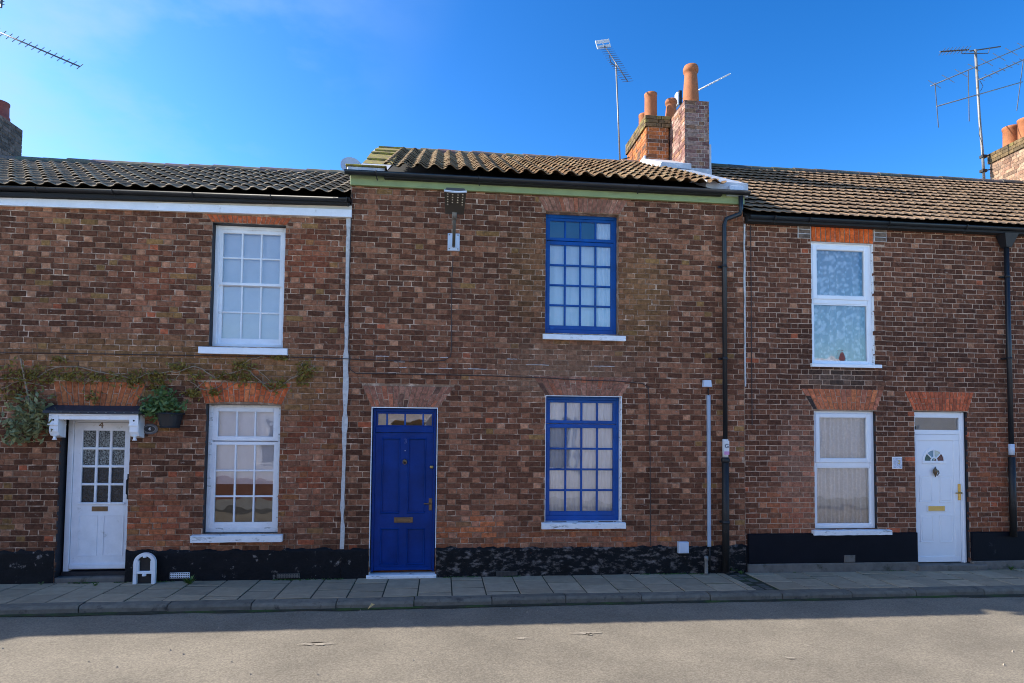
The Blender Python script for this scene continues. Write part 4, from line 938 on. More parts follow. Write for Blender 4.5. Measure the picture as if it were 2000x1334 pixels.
mb.box(cxx-R0, cxx+R0, yf, yf+.02, czz-.045, czz-.001, ch=.004)
for t in (45, 90, 135): 
    a = math.radians(t); mb.tube([(cxx+.05*math.cos(a), yf+.008, czz+.05*math.sin(a)), (cxx+(R0-.02)*math.cos(a), yf+.008, czz+(R0-.02)*math.sin(a))], .010, 6)
mb.tube([(cxx+.05*math.cos(math.pi*i/8), yf+.008, czz+.05*math.sin(math.pi*i/8)) for i in range(9)], .010, 6)
mb.build('fan_window_frame', m_upvc, d)
fan = [M('green_glass', (.05,.12,.10), .15, .2, 30, 0), M('blue_glass', (.20,.33,.40), .15, .2, 30, 0), M('clear_glass', (.55,.60,.52), .15, .2, 30, 0), M('red_glass', (.14,.05,.045), .15, .2, 30, 0)]
for q in range(4):
    a0, a1 = math.pi*(1-q/4), math.pi*(1-(q+1)/4)
    pts = [(cxx, y+.013, czz)]+[(cxx+(R0-.03)*math.cos(lerp(a0, a1, s/5)), y+.013, czz+(R0-.03)*math.sin(lerp(a0, a1, s/5))) for s in range(6)]
    MB().add(pts, [tuple(range(len(pts)))]).build('pane', fan[q], d)
kx, kz = rel(1826, 921)
MB().lathe([(.004,.075),(.012,.05),(.028,.03),(.034,.01),(.03,-.02),(.016,-.045),(.012,-.06),(.003,-.085)][::-1], (kx, y-.008, kz), 12).tube([(kx-.034, y-.02, kz+.02), (kx-.04, y-.035, kz-.02), (kx, y-.045, kz-.055), (kx+.04, y-.035, kz-.02), (kx+.034, y-.02, kz+.02)], .008, 6).build('knocker', m_bronze, d)
xa, zb = rel(1813, 988.5); xb, za = rel(1845, 997.5)
MB().box(xa-.015, xb+.015, y-.002, y+.01, za-.015, zb+.015, ch=.004).build('letter_box', m_upvc, d); MB().box(xa, xb, y-.008, y-.001, za, zb, ch=.003).build('letter_flap', m_gold, d)
hx, hz = rel(1873.5, 961)
MB().box(hx-.02, hx+.02, y-.012, y+.005, hz-.125, hz+.125, ch=.006).tube([(hx, y-.01, hz-.01), (hx, y-.05, hz-.01), (hx-.01, y-.055, hz-.01)], .012, 8).tube([(hx+.0, y-.05, hz-.01), (hx-.10, y-.05, hz-.012)], .010, 8).build('handle', m_brass, d)
MB().box(o_dR[0]-.04, o_dR[1]+.20, -.10, .12, -.01, .083, ch=.012).build('doorstep', m_stone, HR)

# ------------------------------------------------------------------ chimneys
def chimney(house, x0, x1, y0, y1, z0, z1, colf, mort, seed, cap=0, capcol=None):
    r = random.Random(seed)
    core = MB().box(x0+.008, x1-.008, y0+.008, y1-.008, z0, z1-.01).build('chimney', mort, house)
    rows = int((z1-z0)/CO)
    for k in range(rows):
        c, d = z1-(k+1)*CO+.008, z1-k*CO
        e = .03 if k < cap else 0.0
        for face in range(4):
            ln = (x1-x0 if face in (0, 2) else y1-y0)+2*e; x = -.06 if k % 2 else 0.0; st = (k % 2 == 0)
            while x < ln:
                L_ = .215 if st else .103; a, b = max(0, x), min(ln, x+L_)
                if b-a > .02:
                    mb = MB(); t = .004; col = (capcol or colf)(r) if k < cap else colf(r)
                    yo = r.uniform(-.003,.003)
                    if face == 0: mb.box(x0-e+a, x0-e+b, y0-e+yo, y0+.03, c, d, ch=t, col=col)
                    elif face == 1: mb.add([(x0-e+yo, y1+e-b, c), (x0-e+yo, y1+e-a, c), (x0-e+yo, y1+e-a, d), (x0-e+yo, y1+e-b, d), (x0+.03, y1+e-b, c), (x0+.03, y1+e-a, c), (x0+.03, y1+e-a, d), (x0+.03, y1+e-b, d)], [(1,0,3,2),(0,1,5,4),(2,3,7,6),(0,4,7,3),(1,2,6,5)], col)
                    elif face == 2: mb.box(x0-e+a, x0-e+b, y1-.03, y1+e-yo, c, d, col=col)
                    else: mb.box(x1-.03, x1+e-yo, y1+e-b+.001, y1+e-a-.001, c, d, col=col)
                    mb.build('brick', m_brick, core)
                x += L_+.01; st = not st
    return core
def pot(ch, x, y, z, prof, mat, name='chimney_pot', mouth=True):
    top = prof[-1]; pr = prof+[(top[0]*.80, top[1]), (top[0]*.76, top[1]-.12)]
    return MB().lathe(pr, (x, y, z), 22).build(name, mat, ch)
orange = lambda r: palette(r, [(3,(.44,.15,.05)),(2,(.36,.13,.05)),(1,(.26,.105,.05)),(.8,(.13,.075,.05))])
mossb = lambda r: palette(r, [(2,(.16,.11,.055)),(1,(.11,.08,.045)),(1,(.20,.16,.06))])
pinkb = lambda r: palette(r, [(3,(.27,.155,.125)),(2,(.19,.095,.08)),(2,(.34,.225,.18)),(1,(.26,.14,.085))])
greyb = lambda r: palette(r, [(2,(.17,.125,.10)),(1,(.12,.09,.075)),(1,(.22,.15,.12))])
buffb = lambda r: palette(r, [(2,(.32,.20,.13)),(2,(.26,.15,.10)),(1,(.20,.13,.09)),(1,(.36,.25,.17))])
c1 = chimney(HM, 2.905, 3.36, 2.95, 4.25, 7.0, 8.26, orange, m_mortar_c, 51, cap=3, capcol=mossb)
MB().frustum([(2.885,2.93,8.261),(3.38,2.93,8.261),(3.38,4.27,8.261),(2.885,4.27,8.261)], [(2.95,3.0,8.30),(3.30,3.0,8.30),(3.30,4.2,8.30),(2.95,4.2,8.30)]).build('flaunching', m_stone, c1)
cyl = [(.125,0),(.128,.05),(.125,.10),(.122,.5),(.128,.52),(.128,.565)]
pot(c1, 3.085, 3.22, 8.28, cyl, m_terra); pot(c1, 3.16, 3.85, 8.28, [(r_, z_*.8) for r_, z_ in cyl], m_terra)
MB().box(2.88, 3.385, 2.91, 2.945, 7.15, 7.36, ch=.004).box(2.865, 2.90, 2.945, 3.6, 7.2, 7.46).build('chimney_flashing', m_lead, HM)
c2 = chimney(HR, 3.395, 3.865, 2.2, 3.75, 6.65, 8.21, pinkb, m_mortar_c, 52)
MB().frustum([(3.385,2.19,8.211),(3.875,2.19,8.211),(3.875,3.76,8.211),(3.385,3.76,8.211)], [(3.46,2.28,8.245),(3.80,2.28,8.245),(3.80,3.68,8.245),(3.46,3.68,8.245)]).build('flaunching', m_mortar_c, c2)
tall = [(.155,0),(.15,.10),(.145,.25),(.122,.58),(.118,.60),(.120,.62),(.118,.66),(.14,.68),(.145,.72),(.142,.76),(.125,.80)]
pot(c2, 3.62, 2.46, 8.22, tall, m_terra); pot(c2, 3.54, 3.30, 8.22, [(r_*.85, z_*.72) for r_, z_ in tall], m_terra)
MB().box(3.37, 3.90, 2.16, 2.195, 6.62, 6.92, ch=.004).box(3.87, 3.905, 2.195, 3.2, 6.8, 7.4).build('chimney_flashing', m_lead, HR)
# a lead saddle in the gap between the stacks
MB().frustum([(2.86,2.05,6.85),(3.46,2.05,6.85),(3.46,2.05,6.95),(2.90,2.05,6.95)], [(2.80,3.0,7.3),(3.46,3.0,7.3),(3.46,3.0,7.42),(2.84,3.0,7.42)]).build('lead_saddle', m_lead, HM)
c3 = chimney(HR, 11.2, 11.9, 2.55, 3.9, 7.0, 8.37, buffb, m_mortar_c, 53, cap=3, capcol=mossb)
for yy in (3.66, 3.28, 2.9): pot(c3, 11.5, yy, 8.36, [(.15,0),(.155,.06),(.15,.12),(.146,.46),(.16,.48),(.16,.53)], m_terra)
x4 = PX(43, 280, 4.2); z4 = PZ(43, 255, 4.2)
c4 = chimney(HL, x4-.65, x4, 3.2, 4.2, 6.4, z4, greyb, m_mortar, 54)
pot(c4, x4-.27, 3.45, z4-.01, [(.17,0),(.17,.14),(.155,.16),(.15,.36),(.16,.38),(.16,.42)], m_terra_d); pot(c4, x4-.27, 3.95, z4-.01, [(.17,0),(.17,.14),(.155,.16),(.15,.36),(.16,.38),(.16,.42)], m_terra_d)

# ------------------------------------------------------------------ aerials and dish
def yagi(t, a, b, n, half, el_dir, r=.006, rb=.010, mat=None, taper=.8, name='element', start=.04):
    a, b = Vector(a), Vector(b); e = Vector(el_dir).normalized(); mat = mat or m_alu
    MB().tube([a, b], rb, 8).build('boom', mat, t)
    for i in range(n):
        f = start+(1-start)*i/(n-1) if n > 1 else .5; p = a+(b-a)*f; h = half*lerp(1, taper, f)
        MB().tube([p-e*h, p+e*h], r, 5).build(name, mat, t)
ya = 3.95
t = thing('tv_aerial', 'tall pole aerial with white mesh reflector standing left of the orange brick chimney', 'aerial', P(1212, 312, ya), 'roof aerials')
m0, m1 = P(1212, 315, ya), P(1203, 122, ya)
MB().tube([m0-Vector((0,0,.3)), m1], .018, 8).build('mast', m_galv, t)
MB().tube([(m0.x-.03, ya, m0.z+.02), (2.83, ya-.12, m0.z+.04)], .014, 6).build('wall_bracket', m_iron, t)
a, b = P(1181, 90, ya-.1), P(1226, 159, ya-.75)
yagi(t, a, b, 17, .165, (1, .25, .30), r=.0045)
MB().tube([P(1190, 108, ya-.2), P(1193, 122, ya-.15), P(1201, 128, ya)], .009, 6).build('support_arm', m_alu, t)
c = P(1178, 86, ya-.08); ex = Vector((1, .2, .34)).normalized(); ez = Vector((-.15, .25, 1)).normalized()
for s in (1, -1):
    pl = MB()
    for q in range(4):
        p = c+ez*(.035+q*.022)*s; pl.tube([p-ex*.16, p+ex*.16], .008, 5)
    for q in (-1, 0, 1): pl.tube([c+ex*.16*q+ez*.01*s, c+ex*.16*q+ez*.11*s], .010, 5)
    pl.build('reflector', m_white_m, t)
# aerial behind the pink chimney
yb_ = 3.9
t = thing('tv_aerial', 'white boom aerial poking out behind the tall tapered chimney pot', 'aerial', P(1352, 240, yb_), 'roof aerials')
MB().tube([P(1353, 300, yb_), P(1351, 172, yb_)], .02, 8).build('mast', m_galv, t)
yagi(t, P(1328, 195, yb_), P(1426, 144, yb_-.5), 12, .07, (.1, .9, .5), r=.004, rb=.017, mat=m_white_m)
p = P(1326, 192, yb_); MB().box(p.x-.02, p.x+.05, p.y-.06, p.y+.04, p.z-.13, p.z+.15, ch=.01).build('junction_box', m_black, t); MB().box(p.x-.07, p.x-.022, p.y-.08, p.y+.06, p.z-.18, p.z+.10, ch=.01).build('reflector', m_white_m, t)
# big aerial cluster on the right
yc = 3.9
t = thing('tv_aerial', 'cluttered pole carrying several aerials strapped to the buff brick chimney', 'aerial', P(1922, 345, yc), 'roof aerials')
MB().tube([P(1922, 352, yc), P(1919, 300, yc), P(1913, 230, yc), P(1905, 97, yc)], .028, 8).build('mast', m_galv, t)
q0 = P(1921, 306, yc); q1 = P(1921, 334, yc)
for q in (q0, q1): MB().tube([q, (11.2, yc-.06, q.z+.03)], .014, 6).box(q.x-.06, q.x+.05, q.y-.05, q.y+.05, q.z-.03, q.z+.03).build('wall_bracket', m_iron, t)
yagi(t, P(1818, 168, yc-.25), P(1999, 91, yc+.25), 8, .16, (.85, -.3, -.75), r=.006, rb=.011, mat=m_galv, taper=1.0)
yagi(t, P(1912, 156, yc+.1), P(2010, 112, yc+.5), 8, .085, (.8, -.2, -.5), r=.006, rb=.014, mat=m_galv, taper=1.0)
MB().tube([P(1829, 208, yc-.2), P(1997, 160, yc+.2)], .012, 8).build('boom', m_galv, t)
for (ua, va, ub, vb, dy) in ((1826,161,1833,249,-.2), (1891,136,1893,237,0), (1999,115,1986,216,.2)): MB().tube([P(ua, va, yc+dy), P(ub, vb, yc+dy)], .009, 6).build('dipole', m_alu, t)
MB().tube([P(1836, 101, yc-.1), P(1892, 97, yc-.05)], .016, 6).tube([P(1893, 100, yc), P(1954, 91, yc+.1)], .014, 6).tube([P(1876, 98, yc), P(1879, 105, yc), P(1930, 104, yc), P(1933, 95, yc)], .008, 6).build('top_aerial', m_alu, t)
for q in range(8):
    p = P(lerp(1840, 1890, q/7), lerp(101, 97, q/7), yc-.1); MB().tube([p-Vector((.02,.12,-.012)), p+Vector((.02,.12,-.012))], .006, 5).build('element', m_alu, t)
MB().tube([P(1916, 232, yc-.04), P(1912, 262, yc-.05), P(1920, 285, yc-.05), P(1918, 306, yc-.05)], .006, 5).tube([P(1914, 158, yc-.04), P(1920, 168, yc-.05), P(1915, 178, yc-.05)], .006, 5).build('cable', m_cable, t)
# aerial at the left edge
yd = 3.6
t = thing('tv_aerial', 'long dark aerial boom reaching in from the left edge of the sky', 'aerial', P(-60, 300, yd), 'roof aerials')
MB().tube([P(-60, 310, yd), P(-62, -10, yd)], .02, 8).build('mast', m_galv, t)
yagi(t, P(-64, 36, yd), P(156, 130, yd-.5), 18, .085, (.7, -.2, .45), r=.006, rb=.013, taper=.9)
MB().tube([P(4, -12, yd), P(2, 15, yd)], .02, 6).build('reflector', m_alu, t)
for q in range(3): p = P(3, -2+q*6, yd); MB().tube([p-Vector((.05,0,.02)), p+Vector((.05,0,.02))], .006, 5).build('element', m_alu, t)
MB().tube([P(-62, -5, yd), P(3, 0, yd)], .012, 6).build('boom', m_alu, t)
# satellite dish beside the mossy coping
c = P(687, 325, 1.9); dsh = thing('satellite_dish', 'grey satellite dish behind the mossy end coping of the roof', 'dish', (c.x, c.y, c.z-.2))
n = 20; k = 4; nrm = Vector((.25, -.75, .25)).normalized(); ux = nrm.cross(Vector((0,0,1))).normalized(); uz = ux.cross(nrm)
vs = [c+nrm*(-.06)]
for j in range(1, k+1): vs += [c+(ux*math.cos(2*math.pi*i/n)+uz*math.sin(2*math.pi*i/n))*.19*j/k-nrm*(.06*(1-(j/k)**2)) for i in range(n)]
fs = [(0, 1+i, 1+(i+1)%n) for i in range(n)]+[(1+j*n+i, 1+(j+1)*n+i, 1+(j+1)*n+(i+1)%n, 1+j*n+(i+1)%n) for j in range(k-1) for i in range(n)]
mb = MB(); mb.add(vs, fs, smooth=True); mb.build('reflector', m_conduit, dsh)
MB().tube([c-nrm*.06, c-nrm*.12, Vector((XM0+.06, c.y+.1, c.z-.1))], .018, 8).build('mount', m_galv, dsh)

# ------------------------------------------------------------------ pipes, boxes, cables, street lamp
# middle drainpipe with its swan neck
t = thing('drainpipe', 'black drainpipe with bent neck and iron lower length beside the grey conduit', 'drainpipe', (3.1, -.05, 0), 'drainpipes')
yp = -.075
px_ = 3.105
pts = [(PX(1447,385,-.13), -.125, PZ(1447,383,-.13)), (PX(1447,400,-.12), -.12, PZ(1447,408,-.12)), (PX(1445,416,-.1), -.11, PZ(1445,418,-.1)), (PX(1418,428,yp), yp, PZ(1418,428,yp)), (px_, yp, PZ(1409,440,yp)), (px_, yp, PZ(1409,460,yp)), (px_, yp, PZ(1411,862,yp))]
MB().tube(pts, .034, 12).build('pipe', m_black, t)
MB().tube([(px_, yp, PZ(1411,893,yp)), (px_, yp, .03)], .05, 12).lathe([(.055,0),(.062,.01),(.062,.05),(.05,.06)], (px_, yp, PZ(1411,900,yp)-.02), 14).build('iron_pipe', m_iron, t)
MB().tube([(px_, yp, PZ(1411,895,yp)), (px_, yp, PZ(1411,858,yp))], .042, 12).build('pipe_band', m_white_m, t)
for v in (520, 700, 1020): MB().tube([(px_, yp, PZ(1411, v, yp)-.018), (px_, yp, PZ(1411, v, yp)+.018)], .040 if v < 900 else .058, 12).box(px_-.07, px_+.07, -.03, .0, PZ(1411, v, yp)-.014, PZ(1411, v, yp)+.014).build('bracket', m_black, t)
zs = PZ(1411, 874, yp)
MB().box(px_-.0385, px_+.0385, yp-.047, yp-.043, zs-.105, zs+.10).build('sticker', m_white_m, t)
MB().box(px_-.038, px_+.038, yp-.0495, yp-.0472, zs-.104, zs-.055).build('sticker_band', m_pink, t)
text_part('sticker_print', 'G', .085, (px_, yp-.0485, zs+.02), m_print, t, .001, .001)
# right drainpipe with hopper
t = thing('drainpipe', 'blue-black drainpipe under a tapered hopper at the far right', 'drainpipe', (7.85, -.05, .5), 'drainpipes')
xr = PX(1971, 700, -.08)
MB().tube([(xr, -.08, PZ(1967,478,-.08)), (xr, -.08, PZ(1977,890,-.08))], .036, 12).build('pipe', m_black, t)
h0 = PZ(1967, 458, -.1); MB().frustum([(xr-.12,-.19,h0),(xr+.12,-.19,h0),(xr+.12,-.01,h0),(xr-.12,-.01,h0)][::-1], [(xr-.045,-.13,h0-.20),(xr+.045,-.13,h0-.20),(xr+.045,-.03,h0-.20),(xr-.045,-.03,h0-.20)][::-1]).build('hopper', m_black, t)
MB().tube([(xr, -.08, PZ(1977,892,-.08)), (xr, -.08, .50)], .048, 12).tube([(xr, -.08, PZ(1977,905,-.08)), (xr-.035, -.07, PZ(1977,905,-.08))], .03, 8).build('iron_pipe', m_iron, t)
z = PZ(1977, 878, -.08); MB().tube([(xr, -.08, z-.085), (xr, -.08, z+.085)], .041, 12).build('pipe_band', m_box, t)
for v in (540, 700): MB().tube([(xr, -.08, PZ(1971, v, -.08)-.015), (xr, -.08, PZ(1971, v, -.08)+.015)], .042, 12).box(xr-.07, xr+.07, -.03, .0, PZ(1971, v, -.08)-.012, PZ(1971, v, -.08)+.012).build('bracket', m_black, t)
# grey conduit, junction box, meter box, small post
t = thing('cable_conduit', 'long pale grey conduit on the wall left of the black drainpipe', 'conduit', (2.9, -.03, .2))
xa, za = PX(1385, 950, -.03), PZ(1386, 772, -.03)
MB().box(xa-.022, xa+.026, -.045, .0, PZ(1386,1068,-.03), za, ch=.010).build('trunking', m_conduit, t)
MB().tube([(xa+.008, -.02, PZ(1386,1066,-.03)), (xa+.012, -.02, .03)], .014, 8).build('pipe_end', m_iron, t)
MB().tube([(xa, -.015, za-.01), (xa, -.015, PZ(1384,757,-.03))], .009, 8).build('cable', m_cable, t)
c = P(1380.5, 749, -.03); MB().add([(c.x-.06,-.06,c.z-.05),(c.x+.065,-.06,c.z-.05),(c.x+.055,-.06,c.z+.048),(c.x-.05,-.06,c.z+.048),(c.x-.062,0,c.z-.053),(c.x+.067,0,c.z-.053),(c.x+.057,0,c.z+.05),(c.x-.052,0,c.z+.05)], [(0,1,2,3),(4,5,1,0),(5,6,2,1),(6,7,3,2),(7,4,0,3)]).top('junction_box', m_box, 'small pale junction box on the wall above the grey conduit', 'box')
c = P(1335, 1069.5, -.06); MB().box(c.x-.075, c.x+.075, -.085, -.005, c.z-.08, c.z+.08, ch=.012).top('meter_box', m_box, 'pale plastic utility box low on the wall above the peeling plinth', 'box')
c = P(1380, 1107, -.08); MB().lathe([(.028,0),(.026,.02),(.024,.19),(.03,.20),(.03,.25),(.018,.26)], (c.x, -.07, .0), 12).top('pipe_stub', m_galv, 'short grey pipe stub standing at the wall foot beside the conduit', 'pipe')
# cables
def cable(pts, r, mat, label, y=-.018):
    mb = MB(); mb.tube([P(u, v, y) for u, v in pts], r, 6); return mb.top('wall_cable', mat, label, 'cable', 'cables on the house fronts')
cable([(-10,689),(120,690),(300,693),(480,696),(640,699),(700,702),(780,705),(840,706),(868,704),(880,696),(882,680),(882,600),(883,540),(885,503)], .0065, m_cable_b, 'black cable running along the wall and up to the street lamp')
cable([(688,380),(684,480),(681,600),(682,700),(684,722),(695,729),(800,731),(950,734),(1060,738),(1150,743),(1200,744),(1255,749),(1266,757),(1269,800),(1270,930),(1271,1066)], .0065, m_cable_b, 'thin brown cable running level above the blue door and down past the window')
cable([(1466,440),(1467,560),(1468,700),(1469,830)], .007, m_cable_b, 'thin dark cable hanging down right of the middle drainpipe')
# street lamp
pl = P(886, 474, 0)
t = thing('street_lamp', 'flat headed street lamp on a pale bracket plate high on the wall', 'street lamp', pl)
MB().box(pl.x-.085, pl.x+.085, -.035, -.004, pl.z-.125, pl.z+.125, ch=.006).build('bracket_plate', m_box, t)
for sx in (-1, 1):
    for sz in (-1, 1): MB().lathe([(.010,-.006),(.010,.006)], (pl.x+.06*sx, -.038, pl.z+.10*sz), 8).build('bolt', m_galv, t)
hz = 4.98
MB().tube([(pl.x, -.03, pl.z-.06), (pl.x, -.12, pl.z-.06), (pl.x, -.25, pl.z+.08), (pl.x, -.42, hz-.0)], .022, 10).build('arm', m_lamp, t)
MB().tube([(pl.x, -.36, hz-.05), (pl.x, -.46, hz+.01)], .034, 10).build('socket', m_galv, t)
h0, h1 = Vector((pl.x, -.40, hz)), Vector((pl.x, -.95, hz+.11)); ax = (h1-h0).normalized(); nn = ax.cross(Vector((1,0,0))).normalized()
if nn.z > 0: nn = -nn
def hp(sx, s, dn): return h0+(h1-h0)*s+Vector((sx, 0, 0))+nn*dn
prof = [(0, .125), (.15, .130), (.7, .135), (.95, .142), (1.0, .142)]
vs = []; 
for s, wd in prof: vs += [hp(-wd, s, 0), hp(wd, s, 0), hp(wd*.8, s, -.05), hp(-wd*.8, s, -.05)]
fs = [(0,1,2,3), tuple(16+q for q in (3,2,1,0))]
for i in range(4): fs += [(4*i+q, 4*i+(q+1)%4, 4*i+4+(q+1)%4, 4*i+4+q) for q in range(4)]
MB().add(vs, fs).build('lamp_head', m_lamp, t)
rim = MB(); n = 8
rim.tube([hp(lerp(-.145, .145, i/n), 1.01, .0-.012*math.sin(math.pi*i/n)*-1) for i in range(n+1)], .014, 6); rim.build('rim', m_lamp_rim, t)
for i in range(4):
    for j in range(5 if i in (0, 3) else 4):
        p = hp((-.096, -.034, .034, .096)[i], .90-.11*j-(0 if i in (0,3) else .02), .004); MB().lathe([(.011,-.004),(.009,.004)], p-Vector((0,0,.003)), 8).build('led', m_led, t)
# plaques
c = P(293, 838, -.01); t = thing('house_number_plaque', 'grey slate house number plaque with an oval 4 beside the white glazed door', 'plaque', (c.x, -.01, c.z-.06), 'house number plaques')
n = 12; MB().prism([(c.x+.105*math.cos(2*math.pi*i/n+.26), c.z+.073*math.sin(2*math.pi*i/n+.26)) for i in range(n)], -.016, .0).build('backing', m_grey_plaque, t)
n = 24; MB().prism([(c.x+.078*math.cos(2*math.pi*i/n), c.z+.05*math.sin(2*math.pi*i/n)) for i in range(n)], -.021, -.0165).build('oval_rim', m_galv, t)
MB().prism([(c.x+.068*math.cos(2*math.pi*i/n), c.z+.041*math.sin(2*math.pi*i/n)) for i in range(n)], -.024, -.0212).build('oval', m_dark, t)
text_part('number', '4', .062, (c.x, -.0255, c.z), m_white_m, t, .0015, .001)
c = P(1752.5, 904, -.01); t = thing('house_number_plaque', 'small pale ceramic number tile left of the white plastic door', 'plaque', (c.x, -.01, c.z-.09), 'house number plaques')
MB().box(c.x-.08, c.x+.08, -.014, .0, c.z-.09, c.z+.09, ch=.004).build('border', m_upvc, t); MB().box(c.x-.068, c.x+.068, -.017, -.0142, c.z-.077, c.z+.077).build('tile', m_tileplaque, t)
text_part('number', '2', .085, (c.x+.022, -.0185, c.z+.01), m_yellow, t, .001, .001)
# boot scraper
c = P(282, 1110, -.14); bx = c.x
t = thing('boot_scraper', 'white arched iron boot scraper standing on the pavement by the black plinth', 'boot scraper', (bx, -.12, 0))
W2, Hh = .135, .40; n = 14
outer = [(-W2, 0)]+[(-W2*math.cos(math.pi*i/n), Hh-W2+W2*math.sin(math.pi*i/n)) for i in range(n+1)]+[(W2, 0)]
wi = W2-.042
inner = [(-wi, 0)]+[(-wi*math.cos(math.pi*i/n), Hh-W2+wi*math.sin(math.pi*i/n)) for i in range(n+1)]+[(wi, 0)]
mb = MB()
for i in range(len(outer)-1):
    A, B_, C_, D_ = inner[i], outer[i], outer[i+1], inner[i+1]
    mb.frustum([(bx+p[0], -.15, p[1]+.003) for p in (A, B_, C_, D_)], [(bx+p[0], -.10, p[1]+.003) for p in (A, B_, C_, D_)])
mb.build('surround', m_white, t)
MB().box(bx-wi-.004, bx+wi+.004, -.145, -.105, .13, .165, ch=.006).build('scraper_bar', m_white, t)
for s in (-1, 1): MB().box(bx+s*(wi-.010)-.012, bx+s*(wi-.010)+.012, -.146, -.11, .165, .30, ch=.005).build('side_scroll', m_white, t)
MB().lathe([(.024,-.012),(.026,0),(.024,.012)], (bx, -.14, .115), 12).lathe([(.02,-.01),(.022,0),(.02,.01)], (bx, -.14, Hh-.05), 12).build('boss', m_white, t)
MB().box(bx-wi, bx+wi, -.108, -.100, .004, Hh-.06).build('back_plate', m_iron, t)

# ------------------------------------------------------------------ plants
def leaves(mb, c, n, spread, size, r, flat=None):
    for _ in range(n):
        p = Vector((c[0]+r.gauss(0, spread[0]), c[1]+r.gauss(0, spread[1]), c[2]+r.gauss(0, spread[2])))
        if p.y > -.015: p.y = -.015-r.random()*.03
        a = Vector((r.uniform(-1,1), r.uniform(-1,.4), r.uniform(-1,1))).normalized(); b = a.cross(Vector((r.uniform(-1,1), r.uniform(-1,1), r.uniform(-1,1)))).normalized(); s = size*r.uniform(.6,1.3)
        mb.add([p-a*s, p+b*s*.42-a*s*.1, p+a*s, p-b*s*.42-a*s*.1], [(0,1,2,3)])
r = random.Random(5)
t = thing('wall_shrub', 'pale green leafy shrub hanging on the wall left of the door canopy', 'shrub', P(50, 860, -.1))
mb = MB()
for (u, v, n) in ((40,800,90),(70,800,110),(60,825,150),(30,830,90),(35,850,90),(85,805,70),(70,840,80),(20,850,50),(50,790,60),(90,820,40),(66,784,25)): p = P(u, v, -.13); leaves(mb, p, int(n*.6), (.10,.07,.08), .048, r)
mb.build('foliage', m_leaf_s, t)
MB().tube([P(40,700,-.03), P(52,760,-.05), P(60,800,-.09), P(50,845,-.12)], .010, 6).tube([P(60,800,-.09), P(85,812,-.14)], .006, 5).tube([P(55,810,-.09), P(28,835,-.12)], .006, 5).build('stem', m_stem, t)
t = thing('wall_planter', 'black half basket planter fixed on the wall right of the door canopy', 'planter', P(326, 835, -.1))
pc = P(326, 822, -.12); tw, bw, hh = .165, .115, .19
n = 10; ring = lambda w_, z_, d_: [(pc.x-w_*math.cos(math.pi*i/n), -.01-d_*math.sin(math.pi*i/n), z_) for i in range(n+1)]
A = ring(tw, pc.z+hh/2, .20); B_ = ring(bw, pc.z-hh/2, .14)
MB().frustum(B_[::-1], A[::-1]).build('basket', m_pot, t)
MB().tube(ring(tw+.01, pc.z+hh/2, .21), .014, 6).tube(ring(bw+.004, pc.z-hh/2+.012, .145), .010, 6).build('rim', m_pot, t)
pt = thing('potted_plant', 'bushy green plant growing in the black wall planter', 'plant', (pc.x, -.1, pc.z+.05))
mb = MB()
for (u, v, n) in ((300,795,150),(325,790,170),(318,778,130),(340,788,110),(295,785,90),(310,805,110),(345,800,50),(286,800,60),(322,768,60)): leaves(mb, P(u, v, -.15), int(n*.6), (.06,.055,.05), .040, r)
mb.build('foliage', m_leaf, pt)
s = MB()
for q in range(7): a = r.uniform(-.1,.1); s.tube([(pc.x+a*.3, -.1, pc.z+.05), (pc.x+a*1.3-.05, -.13, pc.z+.22+r.uniform(0,.1))], .005, 5)
s.build('stem', m_stem, pt)
t = thing('climbing_vine', 'straggly olive vine trained across the wall above door and lower window', 'vine', P(350, 740, -.03))
stm = MB(); fol = MB()
main = [[(-10,740),(60,742),(110,716),(150,715),(190,727),(215,732),(260,740),(300,728),(345,726),(370,716),(395,720),(420,740),(445,730),(480,722),(500,735),(530,765),(560,745),(575,735),(600,722),(615,715)],
        [(300,745),(345,740),(350,726)],[(370,745),(400,762),(425,758),(440,742)],[(480,715),(500,720),(528,745)],[(505,745),(540,760),(565,757)],[(120,750),(135,770),(142,788)],[(190,727),(170,745),(160,765)],
        [(375,770),(395,748),(420,735)],[(470,712),(490,700),(520,698)],[(0,760),(40,745),(90,755)],[(250,735),(270,755),(255,775)],[(570,740),(590,720),(585,705)],[(440,760),(462,745),(470,725)]]
for k, line in enumerate(main):
    pts = []
    for (a, b) in zip(line, line[1:]):
        for q in range(3): u, v = lerp(a[0], b[0], q/3), lerp(a[1], b[1], q/3); pts.append(P(u+r.uniform(-2,2), v+r.uniform(-2,2), -.022-.015*r.random()))
    pts.append(P(*line[-1], -.03)); stm.tube(pts, .0075 if k == 0 else .005, 5)
stm.build('stem', m_stem, t)
for (u, v, n, sx, sz) in ((30,735,260,.22,.09),(20,765,130,.15,.06),(80,735,200,.2,.07),(150,735,200,.2,.05),(115,702,60,.06,.02),(230,740,160,.2,.05),(262,742,110,.06,.05),(300,735,150,.12,.04),(305,755,90,.1,.05),(350,718,110,.08,.03),(375,770,120,.07,.04),(385,735,70,.08,.04),(440,735,90,.1,.04),(470,715,130,.09,.05),(480,738,130,.12,.05),(530,755,70,.08,.04),(550,750,80,.07,.04),(595,722,190,.09,.06),(590,745,70,.06,.05),(545,700,50,.1,.015),(420,765,70,.06,.04),(180,775,60,.08,.04),(60,775,80,.15,.05)):
    leaves(fol, P(u, v, -.035), int(n*.7), (sx*.85,.018,sz*.95), .030, r)
fol.build('foliage', m_leaf_v, t)
